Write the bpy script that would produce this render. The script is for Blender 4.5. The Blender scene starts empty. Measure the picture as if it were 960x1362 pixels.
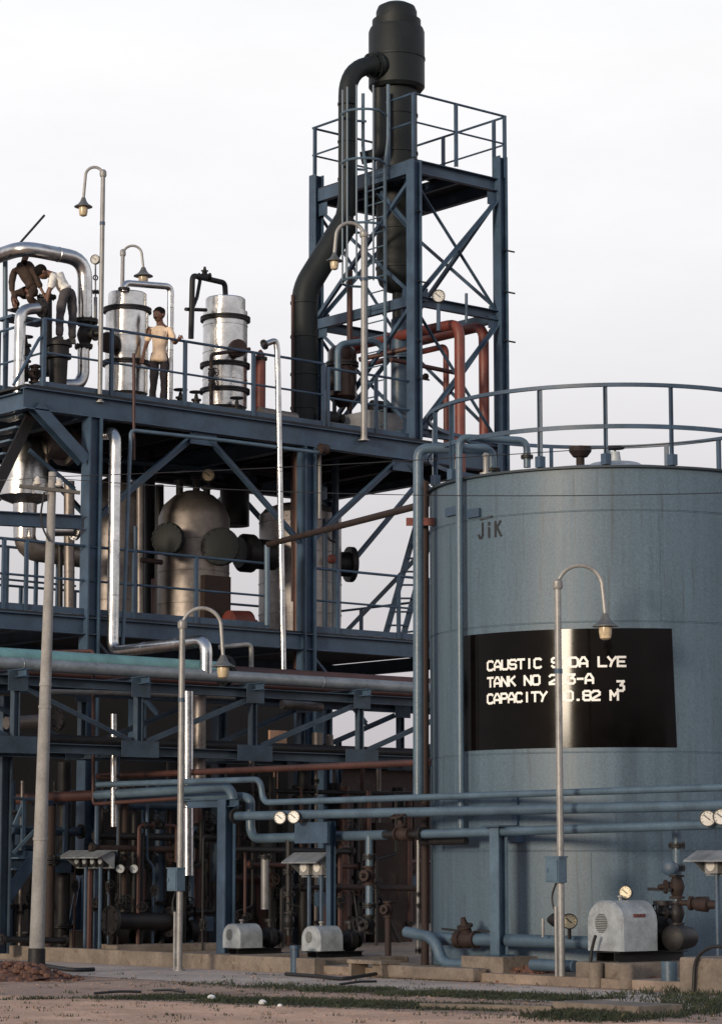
import bpy, math, random
from mathutils import Vector, Matrix, Quaternion
random.seed(7)
SC = bpy.context.scene
COL = SC.collection
V = Vector
# ------------------------------------------------------------------ camera model (photo 960 x 1362)
FPX, PITCH, CAMH, YAW = 3400.0, math.radians(7.94), 1.45, math.radians(50)
FH = V((math.cos(YAW), math.sin(YAW), 0)); RH = V((math.sin(YAW), -math.cos(YAW), 0)); UZ = V((0, 0, 1))
FW = FH*math.cos(PITCH) + UZ*math.sin(PITCH); UP = UZ*math.cos(PITCH) - FH*math.sin(PITCH)
CAM = V((0, 0, CAMH))
def ray(x, y): return FW + RH*((x-480)/FPX) + UP*((681-y)/FPX)
def onY(x, y, Y): d = ray(x, y); return CAM + d*(Y/d.y)
def onX(x, y, X): d = ray(x, y); return CAM + d*(X/d.x)
def onZ(x, y, Z=0.0): d = ray(x, y); return CAM + d*((Z-CAMH)/d.z)
def onD(x, y, D): d = ray(x, y); return CAM + d*(D/d.dot(FH))
def local(p, r=0, f=0, z=0): return p + RH*r + FH*f + UZ*z

# ------------------------------------------------------------------ mesh builder
class MB:
    def __init__(s): s.v = []; s.f = []; s.m = []; s.k = 0
    def mat(s, k): s.k = k; return s
    def add(s, vs, fs):
        b = len(s.v); s.v += [V(p) for p in vs]
        for f in fs: s.f.append([i+b for i in f]); s.m.append(s.k)
        return s
    def box(s, c, size, ax=None):
        ax = ax or (V((1,0,0)), V((0,1,0)), V((0,0,1))); c = V(c); h = [q/2 for q in size]
        vs = [c + ax[0]*(h[0]*i) + ax[1]*(h[1]*j) + ax[2]*(h[2]*k) for i in (-1,1) for j in (-1,1) for k in (-1,1)]
        return s.add(vs, [(0,1,3,2),(4,6,7,5),(0,4,5,1),(2,3,7,6),(0,2,6,4),(1,5,7,3)])
    def prism(s, poly, ex):
        """poly: list of 3D points, extruded along vector ex"""
        n = len(poly); ex = V(ex)
        vs = [V(p) for p in poly] + [V(p)+ex for p in poly]
        return s.add(vs, [list(range(n))[::-1], list(range(n, 2*n))] + [(i, (i+1) % n, n+(i+1) % n, n+i) for i in range(n)])
    def beam(s, p, q, w, h, kind='box', up=UZ, t=None):
        p = V(p); q = V(q); d = (q-p).normalized()
        side = d.cross(V(up))
        if side.length < 1e-4: side = d.cross(V((1,0,0)))
        side.normalize(); u = side.cross(d).normalized(); t = t or max(.012, min(w, h)*.11)
        a, b = w/2, h/2
        if kind == 'box': pr = [(-a,-b),(a,-b),(a,b),(-a,b)]
        elif kind == 'I': pr = [(-a,-b),(a,-b),(a,-b+t),(t/2,-b+t),(t/2,b-t),(a,b-t),(a,b),(-a,b),(-a,b-t),(-t/2,b-t),(-t/2,-b+t),(-a,-b+t)]
        elif kind == 'H': pr = [(-a,-b),(-a+t,-b),(-a+t,-t/2),(a-t,-t/2),(a-t,-b),(a,-b),(a,b),(a-t,b),(a-t,t/2),(-a+t,t/2),(-a+t,b),(-a,b)]
        elif kind == 'C': pr = [(-a,-b),(a,-b),(a,-b+t),(-a+t,-b+t),(-a+t,b-t),(a,b-t),(a,b),(-a,b)]
        elif kind == 'L': pr = [(-a,-b),(a,-b),(a,-b+t),(-a+t,-b+t),(-a+t,b),(-a,b)]
        return s.prism([p + side*x + u*y for x, y in pr], q-p)
    def rings(s, rings, caps=True, closed=False):
        n = len(rings[0]); vs = [p for r in rings for p in r]; fs = []
        L = len(rings)
        for i in range(L if closed else L-1):
            a, b = i*n, ((i+1) % L)*n
            for j in range(n): fs.append((a+j, a+(j+1) % n, b+(j+1) % n, b+j))
        if caps and not closed: fs += [list(range(n))[::-1], list(range((L-1)*n, L*n))]
        return s.add(vs, fs)
    def tube(s, pts, r, seg=14, bend=None, closed=False, caps=True, n=6):
        pts = [V(p) for p in pts]
        if bend and not closed:
            o = [pts[0]]
            for i in range(1, len(pts)-1):
                a, b, c = pts[i-1], pts[i], pts[i+1]; u = a-b; w = c-b
                t = min(bend, u.length*.49 if i > 1 else u.length*.95, w.length*.49 if i < len(pts)-2 else w.length*.95)
                A = b+u.normalized()*t; C = b+w.normalized()*t
                # circular-ish fillet
                for k in range(n+1):
                    x = k/n; o.append(A*(1-x)**2*1 + b*(2*x*(1-x)) + C*x**2)
            o.append(pts[-1]); pts = o
        L = len(pts); rs = r if isinstance(r, (list, tuple)) else [r]*L
        tang = []
        for i in range(L):
            a = pts[(i-1) % L] if (closed or i > 0) else pts[i]; b = pts[(i+1) % L] if (closed or i < L-1) else pts[i]
            tang.append((b-a).normalized())
        nrm = tang[0].cross(UZ)
        if nrm.length < 1e-3: nrm = tang[0].cross(V((1,0,0)))
        nrm.normalize(); R = []
        for i in range(L):
            if i: nrm = nrm - tang[i]*nrm.dot(tang[i]); nrm.normalize()
            bi = tang[i].cross(nrm)
            R.append([pts[i] + nrm*(rs[i]*math.cos(2*math.pi*j/seg)) + bi*(rs[i]*math.sin(2*math.pi*j/seg)) for j in range(seg)])
        return s.rings(R, caps, closed)
    def lathe(s, p, d, prof, seg=28, caps=True):
        p = V(p); d = V(d).normalized(); a = d.cross(UZ)
        if a.length < 1e-3: a = V((1,0,0))
        a.normalize(); b = d.cross(a)
        return s.rings([[p + d*t + a*(r*math.cos(2*math.pi*j/seg)) + b*(r*math.sin(2*math.pi*j/seg)) for j in range(seg)] for t, r in prof], caps)
    def cyl(s, p, q, r, seg=16): p = V(p); q = V(q); return s.lathe(p, q-p, [(0, r), ((q-p).length, r)], seg)
    def ring(s, c, d, R, r, n=24, seg=6, a0=0, a1=2*math.pi):
        c = V(c); d = V(d).normalized(); a = d.cross(UZ)
        if a.length < 1e-3: a = V((1,0,0))
        a.normalize(); b = d.cross(a); full = abs(a1-a0-2*math.pi) < 1e-6
        m = n if full else n+1
        return s.tube([c + a*(R*math.cos(a0+(a1-a0)*i/n)) + b*(R*math.sin(a0+(a1-a0)*i/n)) for i in range(m)], r, seg, closed=full)
    def ball(s, c, r, n=8, seg=14, sz=1.0):
        return s.lathe(V(c)-UZ*r*sz, UZ, [(r*sz*(1-math.cos(math.pi*i/n)), max(1e-4, r*math.sin(math.pi*i/n))) for i in range(n+1)], seg)
    def build(s, name, mats, parent=None, loc=None, smooth=True, ang=35):
        if not isinstance(mats, (list, tuple)): mats = [mats]
        o0 = V(parent['_o']) if parent is not None else (V(loc) if loc is not None else V((0,0,0)))
        me = bpy.data.meshes.new(name)
        me.from_pydata([tuple(p-o0) for p in s.v], [], s.f)
        for m in mats: me.materials.append(m)
        if len(mats) > 1: me.polygons.foreach_set('material_index', s.m)
        me.update()
        if smooth:
            me.polygons.foreach_set('use_smooth', [True]*len(me.polygons))
            me.set_sharp_from_angle(angle=math.radians(ang))
        o = bpy.data.objects.new(name, me); COL.objects.link(o); o['_o'] = tuple(o0)
        if parent is not None: o.parent = parent
        else: o.location = o0
        return o

USED = {}
def tag(o, label, cat, group=None):
    o['label'] = label; o['category'] = cat
    if group: o['group'] = group
    if label in USED and not group: print('DUP LABEL', label)
    USED[label] = 1
    n = len(label.replace('-', ' ').split())
    if not 4 <= n <= 16: print('LABEL LENGTH', n, label)
    return o
def thing(name, label, cat, loc, group=None):
    o = bpy.data.objects.new(name, None); COL.objects.link(o); o.location = V(loc); o['_o'] = tuple(loc); o.empty_display_size = .2
    return tag(o, label, cat, group)
def struct(o, kind='structure'): o['kind'] = kind; return o
def kids(o): return [c for c in bpy.data.objects if c.parent == o]
def copy_tree(o, parent=None):
    c = o.copy(); COL.objects.link(c)
    if parent is not None: c.parent = parent
    for ch in kids(o): copy_tree(ch, c)
    return c

# ------------------------------------------------------------------ materials
def srgb(r, g, b):
    f = lambda c: (c/12.92 if c <= .04045 else ((c+.055)/1.055)**2.4)
    return (f(r/255), f(g/255), f(b/255))
def mat(name, col, rough=.6, metal=0.0, var=.25, scale=2.5, bump=.15, bscale=30, stretch=None, spots=None, spot_amt=.62, spec=.5, coat=0, fine=.12):
    m = bpy.data.materials.new(name); m.use_nodes = True; nt = m.node_tree; N = nt.nodes; L = nt.links
    b = N['Principled BSDF']; b.inputs['Roughness'].default_value = rough; b.inputs['Metallic'].default_value = metal
    b.inputs['Specular IOR Level'].default_value = spec
    if coat: b.inputs['Coat Weight'].default_value = coat; b.inputs['Coat Roughness'].default_value = .2
    g = N.new('ShaderNodeNewGeometry'); mp = N.new('ShaderNodeMapping'); L.new(g.outputs['Position'], mp.inputs['Vector'])
    if stretch: mp.inputs['Scale'].default_value = stretch
    n1 = N.new('ShaderNodeTexNoise'); n1.inputs['Scale'].default_value = scale; n1.inputs['Detail'].default_value = 6; n1.inputs['Roughness'].default_value = .62
    L.new(mp.outputs['Vector'], n1.inputs['Vector'])
    mr = N.new('ShaderNodeMapRange'); mr.inputs['From Min'].default_value = .3; mr.inputs['From Max'].default_value = .7
    mr.inputs['To Min'].default_value = 1-var; mr.inputs['To Max'].default_value = 1+var; L.new(n1.outputs['Fac'], mr.inputs['Value'])
    n2 = N.new('ShaderNodeTexNoise'); n2.inputs['Scale'].default_value = bscale; n2.inputs['Detail'].default_value = 4; L.new(g.outputs['Position'], n2.inputs['Vector'])
    mr2 = N.new('ShaderNodeMapRange'); mr2.inputs['From Min'].default_value = .25; mr2.inputs['From Max'].default_value = .75
    mr2.inputs['To Min'].default_value = 1-fine; mr2.inputs['To Max'].default_value = 1+fine; L.new(n2.outputs['Fac'], mr2.inputs['Value'])
    mu = N.new('ShaderNodeMath'); mu.operation = 'MULTIPLY'; L.new(mr.outputs[0], mu.inputs[0]); L.new(mr2.outputs[0], mu.inputs[1])
    vm = N.new('ShaderNodeVectorMath'); vm.operation = 'SCALE'; vm.inputs[0].default_value = col; L.new(mu.outputs[0], vm.inputs['Scale'])
    out = vm.outputs['Vector']
    if spots:
        n3 = N.new('ShaderNodeTexNoise'); n3.inputs['Scale'].default_value = scale*2.3; n3.inputs['Detail'].default_value = 8; n3.inputs['Roughness'].default_value = .7
        L.new(mp.outputs['Vector'], n3.inputs['Vector'])
        m3 = N.new('ShaderNodeMapRange'); m3.inputs['From Min'].default_value = spot_amt; m3.inputs['From Max'].default_value = spot_amt+.1
        L.new(n3.outputs['Fac'], m3.inputs['Value'])
        mx = N.new('ShaderNodeMix'); mx.data_type = 'RGBA'; L.new(m3.outputs[0], mx.inputs['Factor'])
        L.new(out, mx.inputs['A']); mx.inputs['B'].default_value = (*spots, 1); out = mx.outputs['Result']
    L.new(out, b.inputs['Base Color'])
    mr4 = N.new('ShaderNodeMapRange'); mr4.inputs['To Min'].default_value = max(.02, rough*.75); mr4.inputs['To Max'].default_value = min(1, rough*1.28)
    L.new(n1.outputs['Fac'], mr4.inputs['Value']); L.new(mr4.outputs[0], b.inputs['Roughness'])
    if bump:
        bp = N.new('ShaderNodeBump'); bp.inputs['Strength'].default_value = bump; bp.inputs['Distance'].default_value = .02
        L.new(n2.outputs['Fac'], bp.inputs['Height']); L.new(bp.outputs['Normal'], b.inputs['Normal'])
    return m
RUST = (.06, .03, .022)
steel = mat('blue_grey_steel_paint', (.036, .066, .108), .5, var=.36, spots=RUST, spot_amt=.655)
steel_light = mat('light_blue_steel_paint', (.075, .12, .165), .45, var=.25, spots=RUST, spot_amt=.72)
pipe_blue = mat('blue_pipe_paint', (.068, .108, .148), .4, var=.25, spots=RUST, spot_amt=.7)
tank_paint = mat('tank_paint', (.07, .11, .147), .5, var=.16, scale=1.6, bump=.07, bscale=40, stretch=(4, 4, .16), fine=.26, spots=(.052, .068, .082), spot_amt=.57)
tank_dark = mat('tank_curb_paint', (.02, .03, .04), .6)
deck_mat = mat('shade_dark_chequer_plate', (.014, .016, .02), .7, spots=RUST, spot_amt=.6)  # near black: the shade under the decks is put into this colour
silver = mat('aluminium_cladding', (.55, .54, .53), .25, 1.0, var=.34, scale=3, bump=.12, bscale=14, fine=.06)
vessel_grey = mat('grey_vessel_cladding', (.3, .275, .27), .45, .6, var=.35, scale=2.2, bump=.15, bscale=12, spots=(.1, .06, .05), spot_amt=.62)
rack_steel = mat('dull_rack_steel_paint', (.034, .055, .08), .55, var=.4, spots=RUST, spot_amt=.63)
hood_dull = mat('dull_hood_sheet', (.2, .215, .23), .5, .2, var=.3, scale=6, spots=(.08, .06, .05), spot_amt=.62)
rack_grey = mat('grey_rack_pipe_paint', (.2, .225, .245), .38, .2, var=.3, scale=3, spots=(.07, .045, .035), spot_amt=.62)
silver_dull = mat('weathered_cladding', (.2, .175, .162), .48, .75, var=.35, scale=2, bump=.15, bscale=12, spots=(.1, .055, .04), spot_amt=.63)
galv = mat('galvanised_steel', (.25, .245, .24), .45, .25, var=.25, scale=5, spots=(.14, .07, .04), spot_amt=.7)
black_ins = mat('black_insulation', (.0095, .0125, .0135), .55, var=.3, bump=.2, spec=.3)
red_pipe = mat('red_oxide_paint', (.15, .036, .026), .5, var=.3)
brown_pipe = mat('brown_oxide_paint', (.06, .023, .018), .55, var=.35)
teal_pipe = mat('teal_paint', (.13, .27, .28), .45, var=.25)
dark_iron = mat('dark_cast_iron', (.015, .014, .015), .55, .3, var=.4, scale=6, spots=(.04, .017, .011), spot_amt=.58)
rusty = mat('rusty_iron', (.024, .012, .0095), .75, var=.45, scale=8)
hood_mat = mat('hood_grey_paint', (.33, .355, .37), .5, .2, var=.25, scale=7, spots=(.12, .1, .09), spot_amt=.64)
board_black = mat('black_board_enamel', (.003, .0025, .0025), .1, var=.3, scale=5, bump=0, spec=.13)
white_paint = mat('white_paint', (.8, .79, .75), .5, var=.06, bump=0)
dial_white = mat('gauge_dial_white', (.6, .58, .54), .35, var=.08, bump=0)
dial_yellow = mat('gauge_dial_yellowed', (.75, .62, .4), .35, var=.1, bump=0)
black_paint = mat('black_paint', (.012, .012, .013), .5, var=.2)
lamp_glass = mat('lamp_glass', (.5, .4, .26), .25, var=.3, scale=12, bump=0)
lamp_shade_m = mat('lamp_enamel', (.12, .125, .125), .4, .3, var=.3, scale=9)
concrete = mat('plinth_concrete', (.185, .15, .12), .9, var=.35, scale=3, bump=.5, bscale=25, spots=(.12, .085, .065), spot_amt=.56)
concrete_pole = mat('pole_concrete', (.26, .25, .24), .8, var=.2, scale=4, bump=.3)
porcelain = mat('porcelain', (.55, .52, .48), .25, var=.1, bump=0)
brick = mat('brown_brick_render', (.035, .02, .015), .85, var=.4, scale=1.2, bump=.3, spots=(.06, .035, .028), spot_amt=.55)
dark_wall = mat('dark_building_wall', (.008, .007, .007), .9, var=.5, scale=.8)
skin = mat('brown_skin', (.13, .06, .038), .5, var=.1, bump=0)
hair_m = mat('black_hair', (.006, .005, .005), .8, var=.2, spec=.15)
shirt_cream = mat('peach_shirt', (.74, .56, .4), .85, var=.16, scale=9, bump=.3)
shirt_white = mat('white_shirt', (.74, .72, .68), .85, var=.22, scale=10, bump=.3, spots=(.38, .36, .33), spot_amt=.58)
cloth_brown = mat('dark_brown_cloth', (.038, .022, .016), .9, var=.4, scale=7, bump=.3)
cloth_grey = mat('grey_trousers', (.06, .052, .056), .9, var=.3, scale=14, bump=.3)
cloth_black = mat('black_trousers', (.018, .014, .018), .9, var=.3, scale=10, bump=.3)
# ================================================================== ground
def sheet(name, poly, z, m, n=None):
    b = MB(); b.add([V((x, y, z)) for x, y in poly], [list(range(len(poly)))]); return struct(b.build(name, m, smooth=False))
dirt = mat('dry_dirt', (.36, .24, .175), .95, var=.3, scale=.35, bump=.6, bscale=9, spots=(.19, .12, .085), spot_amt=.55, fine=.25)
road_m = mat('sandy_road', (.6, .37, .245), .95, var=.32, scale=.9, bump=.8, bscale=14, spots=(.66, .45, .33), spot_amt=.58, fine=.25)
path_m = mat('dusty_path', (.46, .38, .325), .95, var=.25, scale=.8, bump=.5, bscale=12, spots=(.22, .16, .12), spot_amt=.57, fine=.22)
pad_m = mat('pad_concrete', (.24, .185, .145), .9, var=.35, scale=1.4, bump=.5, bscale=18, spots=(.12, .08, .055), spot_amt=.56)
red_dirt = mat('red_earth', (.14, .068, .046), .95, var=.45, scale=5, bump=.8, bscale=16, spots=(.3, .22, .17), spot_amt=.64, fine=.3)
sheet('ground', [(-500, -500), (700, -500), (700, 700), (-500, 700)], -.004, dirt)
sheet('road', [(2, -60), (18.6, -60), (18.3, 16.4), (17.4, 20), (16.3, 24.3), (14.6, 32), (11, 60), (2, 60)], 0, road_m)
sheet('path', [(20.0, 12), (22.3, 12), (22.4, 40), (19.9, 40), (19.7, 26)], .001, path_m)
# slightly raised plant pad with a low kerb
b = MB(); b.box((37.7, 33, -.02), (30, 42, .26)); struct(b.build('concrete_pad', pad_m, smooth=False))
b = MB(); b.box((22.63, 32.6, .05), (.2, 9.5, .32))
tag(b.build('low_kerb_wall', concrete, loc=(22.68, 32.6, 0), smooth=False), 'low brown concrete kerb wall along the dirt in front of the two small pumps', 'kerb wall')
verge_m = mat('weedy_verge', (.24, .17, .12), .95, var=.35, scale=1.1, bump=.7, bscale=11, spots=(.04, .048, .026), spot_amt=.5, fine=.3)
def strip(name, x0, y0, x1, y1, wd, z, m, seed):
    a, c = onZ(x0, y0), onZ(x1, y1); rnd = random.Random(seed); n = 40; L = []; R = []
    for i in range(n+1):
        p = a.lerp(c, i/n); e = min(1, 4*i/n, 4*(n-i)/n)**.5; L.append((p.x-wd*e*rnd.uniform(.75, 1.15), p.y)); R.append((p.x+wd*e*rnd.uniform(.75, 1.15), p.y))
    sheet(name, L+R[::-1], z, m)
strip('verge', 180, 1326, 720, 1345, .42, .003, verge_m, 2); strip('verge', 420, 1316, 800, 1331, .4, .0045, verge_m, 5)
# grass: countless blades, one object
gr_m = mat('grass_blades', (.032, .042, .02), .8, var=.5, scale=2.2, bump=0, spots=(.14, .11, .06), spot_amt=.58)
b = MB()
def tuft(x, y, h, z=0):
    for _ in range(9):
        a = random.random()*6.283; l = h*random.uniform(.4, 1.0); ox, oy = random.gauss(0, .05), random.gauss(0, .05)
        d = V((math.cos(a), math.sin(a), 0)); p = V((x+ox, y+oy, z)); t = V((-d.y, d.x, 0))*.006
        b.add([p-t, p+t, p+d*l*.35+UZ*l*.75+t*.5, p+d*l*random.uniform(.5, .8)+UZ*l], [(0, 1, 2, 3)])
def band(x0, y0, x1, y1, n, wd, h, dens=1):
    for _ in range(n):
        u = random.random(); q = onZ(x0+(x1-x0)*u, y0+(y1-y0)*u, 0)
        if math.sin(q.y*2.1)+math.sin(q.y*5.3+1) + random.random()*2.4 < .2: continue
        tuft(q.x+random.gauss(0, wd), q.y, h*random.uniform(.5, 1.2))
band(190, 1327, 700, 1344, 2600, .3, .05); band(430, 1317, 780, 1331, 1500, .3, .055); band(250, 1309, 500, 1319, 200, .3, .06)
band(740, 1349, 860, 1360, 600, .35, .07); band(920, 1318, 990, 1350, 600, .8, .09); band(-20, 1331, 200, 1327, 60, .2, .05)
for _ in range(260):
    q = onZ(random.uniform(0, 960), random.uniform(1296, 1362), 0); tuft(q.x, q.y, random.uniform(.015, .045))
struct(b.build('grass', gr_m, smooth=False), 'stuff')
# pebbles
b = MB()
for _ in range(1500):
    q = onZ(random.uniform(-20, 980), random.uniform(1292, 1366), 0); r = random.uniform(.004, .016)
    b.ball((q.x, q.y, r*.3), r, 3, 5, .7)
struct(b.build('gravel', dirt, smooth=True), 'stuff')
def mound(cx, cy, rx, ry, h, seed):
    b = MB(); rnd = random.Random(seed); n, m = 9, 30; R = []
    for i in range(n+1):
        t = i/n; R.append([V((cx+rx*t*math.cos(2*math.pi*j/m)*(1+.2*rnd.uniform(-1, 1)*t), cy+ry*t*math.sin(2*math.pi*j/m)*(1+.2*rnd.uniform(-1, 1)*t), -.02+h*(1-t*t)**1.3*(1+.3*rnd.uniform(-1, 1)))) for j in range(m)])
    R[0] = [V((cx+.01*math.cos(j), cy+.01*math.sin(j), h*.97)) for j in range(m)]
    b.rings(R, caps=False)
    for _ in range(240):
        a = rnd.random()*6.283; t = rnd.random()**.5*1.05; r = rnd.uniform(.015, .06)
        b.ball((cx+rx*t*math.cos(a), cy+ry*t*math.sin(a), max(0, h*(1-min(1, t*t))**1.3)), r, 3, 5, .8)
    return b
q = onZ(48, 1302, 0)
mb_ = mound(q.x-.25, q.y+.2, .75, 1.15, .2, 3); tag(mb_.build('earth_mound', red_dirt, loc=(q.x, q.y, 0)), 'reddish earth mound heaped round the foot of the concrete pole', 'earth mound')
for px, py, rx, ry, h, lab in [(640, 1300, .5, 1.0, .2, 'low heap of rubbly earth beside the concrete post footing'), (705, 1306, .5, .9, .17, 'small heap of crumbled red earth by the foot of the lamp before the tank'), (840, 1312, .45, .8, .13, 'thin spill of earth under the big pump plinth')]:
    q = onZ(px, py, 0); tag(mound(q.x, q.y, rx, ry, h, px).build('earth_mound', red_dirt, loc=(q.x, q.y, 0)), lab, 'earth mound')
# concrete drain slab and rocks in the verge
a, c = onZ(735, 1349), onZ(905, 1347)
b = MB(); b.box((a+c)/2 + V((0, 0, .05)), (.62, (c-a).length*.9, .1), None)
tag(b.build('drain_cover_slab', concrete, loc=(a+c)/2, smooth=False), 'flat pale concrete drain slab lying in the verge before the big pump', 'slab')
a, c = onZ(560, 1342), onZ(735, 1346)
b = MB(); b.beam(a+UZ*.02, c+UZ*.02, .09, .07); tag(b.build('kerb_stone', concrete, loc=(a+c)/2, smooth=False), 'thin dark kerb stone edging the grass strip', 'kerb stone')
for x0, y0, x1, y1, lab in ((125, 1322, 188, 1320, 'dark stick lying on the verge right of the earth mound'), (205, 1318, 245, 1320, 'short dark stick on the dirt below the middle lamp foot'), (452, 1310, 500, 1306, 'bent dark stick on the path below the second small pump')):
    a, c = onZ(x0, y0, .02), onZ(x1, y1, .03); b = MB(); b.tube([a, a.lerp(c, .5)+V((.03, 0, .015)), c], .017, 6, .1); tag(b.build('stick', black_paint, loc=a), lab, 'stick')
for px, py, r, lab in [(281, 1331, .05, 'white stone in the grass below the first small pump'), (349, 1337, .045, 'white flat stone in the grass below the second small pump'), (372, 1340, .028, 'tiny white stone beside the flat one')]:
    q = onZ(px, py); b = MB(); b.ball(q+UZ*r*.5, r, 5, 9, .75); tag(b.build('stone', white_paint, loc=q), lab, 'stone')

# ================================================================== helpers for plant items
def flange(p, d, r, t=.05, m=None, parent=None, name='flange'):
    b = MB(); d = V(d).normalized(); b.lathe(V(p)-d*t/2, d, [(0, r), (t*.42, r), (t*.5, r*.96), (t*.58, r), (t, r)], 20)
    for k in range(8):
        a = d.cross(UZ) if abs(d.z) < .9 else V((1, 0, 0)); a.normalize(); e = d.cross(a); c = V(p)+(a*math.cos(k*.785)+e*math.sin(k*.785))*r*.82
        b.cyl(c-d*t*.9, c+d*t*.9, r*.08, 6)
    return b.build(name, m or dark_iron, parent)
def pipe(name, label, pts, r, m, bend=None, fl=(), cat='pipe', group=None, seams=0, seg=16, ends=(), fm=None):
    """a pipe run; fl: indexes of points that carry a flange; seams: spacing of cladding bands"""
    pts = [V(p) for p in pts]; b = MB(); b.tube(pts, r, seg, bend or r*2.6)
    if seams:
        for i in range(len(pts)-1):
            d = pts[i+1]-pts[i]; n = int((d.length-4*r)/seams)
            for k in range(1, n+1):
                c = pts[i]+d*((k*seams)/d.length); b.lathe(c-d.normalized()*.012, d, [(0, r*1.0), (.004, r*1.045), (.02, r*1.045), (.024, r)], seg, False)
    o = thing(name, label, cat, pts[0], group) if fl or ends else None
    if o is None: return tag(b.build(name, m, loc=pts[0]), label, cat, group)
    b.build('pipe_body', m, o)
    for i in fl:
        d = (pts[i+1]-pts[i]) if i < len(pts)-1 else (pts[i]-pts[i-1]); flange(pts[i]+d.normalized()*(.04 if i < len(pts)-1 else -.04), d, r*1.75, max(.04, r*.5), fm or dark_iron, o)
    for p, d in ends: flange(p, d, r*1.75, max(.04, r*.5), fm or dark_iron, o)
    return o
def gauge(p, face, r, parent, stem=None, dial=dial_white, name='gauge'):
    """round pressure gauge facing FACE; STEM: point where its stem starts"""
    face = V(face).normalized(); p = V(p); b = MB()
    b.lathe(p-face*r*.35, face, [(0, r*.8), (r*.08, r), (r*.75, r), (r*.75, r*.88), (r*.6, r*.87)], 22)
    if stem is not None: b.cyl(V(stem), p-UZ*r*.9, max(.012, r*.17), 8)
    g = b.build(name, black_paint, parent)
    b = MB(); b.mat(0).lathe(p+face*r*.26, face, [(0, r*.87), (.002, r*.87)], 22)
    s = face.cross(UZ).normalized(); u = s.cross(face)
    b.mat(1).beam(p+face*(r*.26+.006)-s*r*.3-u*r*.2, p+face*(r*.26+.006)+s*r*.5+u*r*.45, r*.12, .004, up=face)
    for k in range(-4, 5):
        a = k*.55; c = s*math.sin(a)+u*math.cos(a); b.beam(p+face*(r*.26+.005)+c*r*.62, p+face*(r*.26+.005)+c*r*.78, r*.07, .003, up=face)
    b.build('dial', [dial, black_paint], g); return g
def handwheel(p, d, R, parent, m=dark_iron, stem=.12):
    p = V(p); d = V(d).normalized(); b = MB(); b.ring(p, d, R, R*.12, 20, 6); a = d.cross(V((.3, .5, .8))).normalized(); e = d.cross(a)
    for k in range(4):
        v = a*math.cos(k*1.5708)+e*math.sin(k*1.5708); b.cyl(p, p+v*R, R*.08, 6)
    b.cyl(p-d*stem, p+d*.02, R*.12, 8); return b.build('handwheel', m, parent)
def valve(p, axis, r, up, parent, m=dark_iron, wheel=True, wm=None):
    p = V(p); axis = V(axis).normalized(); up = V(up).normalized(); b = MB()
    b.lathe(p-axis*r*2.6, axis, [(0, r*1.7), (r*.5, r*1.7), (r*.5, r*1.05), (r*1.6, r*1.5), (r*2.6, r*1.75), (r*3.6, r*1.5), (r*4.7, r*1.05), (r*4.7, r*1.7), (r*5.2, r*1.7)], 18)
    b.lathe(p, up, [(0, r*1.1), (r*2.3, r*1.1), (r*2.3, r*1.55), (r*2.8, r*1.55), (r*2.8, r*.75), (r*4.3, r*.45)], 14)
    v = b.build('valve', m, parent)
    if wheel: handwheel(p+up*r*5, up, r*2.0, v, wm or m, r*1.2)
    return v
def junction_box(c, size, parent, m=steel_light):
    b = MB(); ax = (V((0, -1, 0)), V((1, 0, 0)), UZ)
    b.box(c, size, ax); b.box(V(c)+UZ*(size[2]/2+.012), (size[0]*1.12, size[1]*1.12, .02), ax)
    o = b.build('junction_box', m, parent, smooth=False)
    b = MB(); b.box(V(c)-V((1, 0, 0))*(size[1]/2+.008), (size[0]*.86, .012, size[2]*.86), ax); b.box(V(c)-V((1, 0, 0))*(size[1]/2+.02)+V((0, size[0]*.3, 0)), (.03, .02, .05), ax)
    b.build('box_door', m, o, smooth=False); return o
def i_thing(name, label, cat, p, q, w, h, m, kind='box', up=UZ): b = MB(); b.beam(p, q, w, h, kind, up); return tag(b.build(name, m, loc=p, smooth=False), label, cat)
def railing(label, line, h, mids, posts, group=None, m=steel, r=.026, pr=.03, toe=True, name='guard_railing'):
    """line: base points; posts: points on it; mids: heights"""
    o = thing(name, label, 'railing', line[0], group)
    for q in posts: b = MB(); b.beam(V(q), V(q)+UZ*h, pr*2, pr*2, 'L'); b.build('post', m, o, smooth=False)
    MB().tube([V(q)+UZ*h for q in line], r, 8, .06).build('top_rail', m, o)
    for z in mids: MB().tube([V(q)+UZ*z for q in line], r*.8, 8, .06).build('mid_rail', m, o)
    if toe:
        b = MB()
        for a, c in zip(line, line[1:]): b.beam(V(a)+UZ*.06, V(c)+UZ*.06, .012, .11)
        b.build('toe_board', m, o, smooth=False)
    return o
def along(a, c, ts): a = V(a); c = V(c); return [a+(c-a)*t for t in ts]
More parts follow.
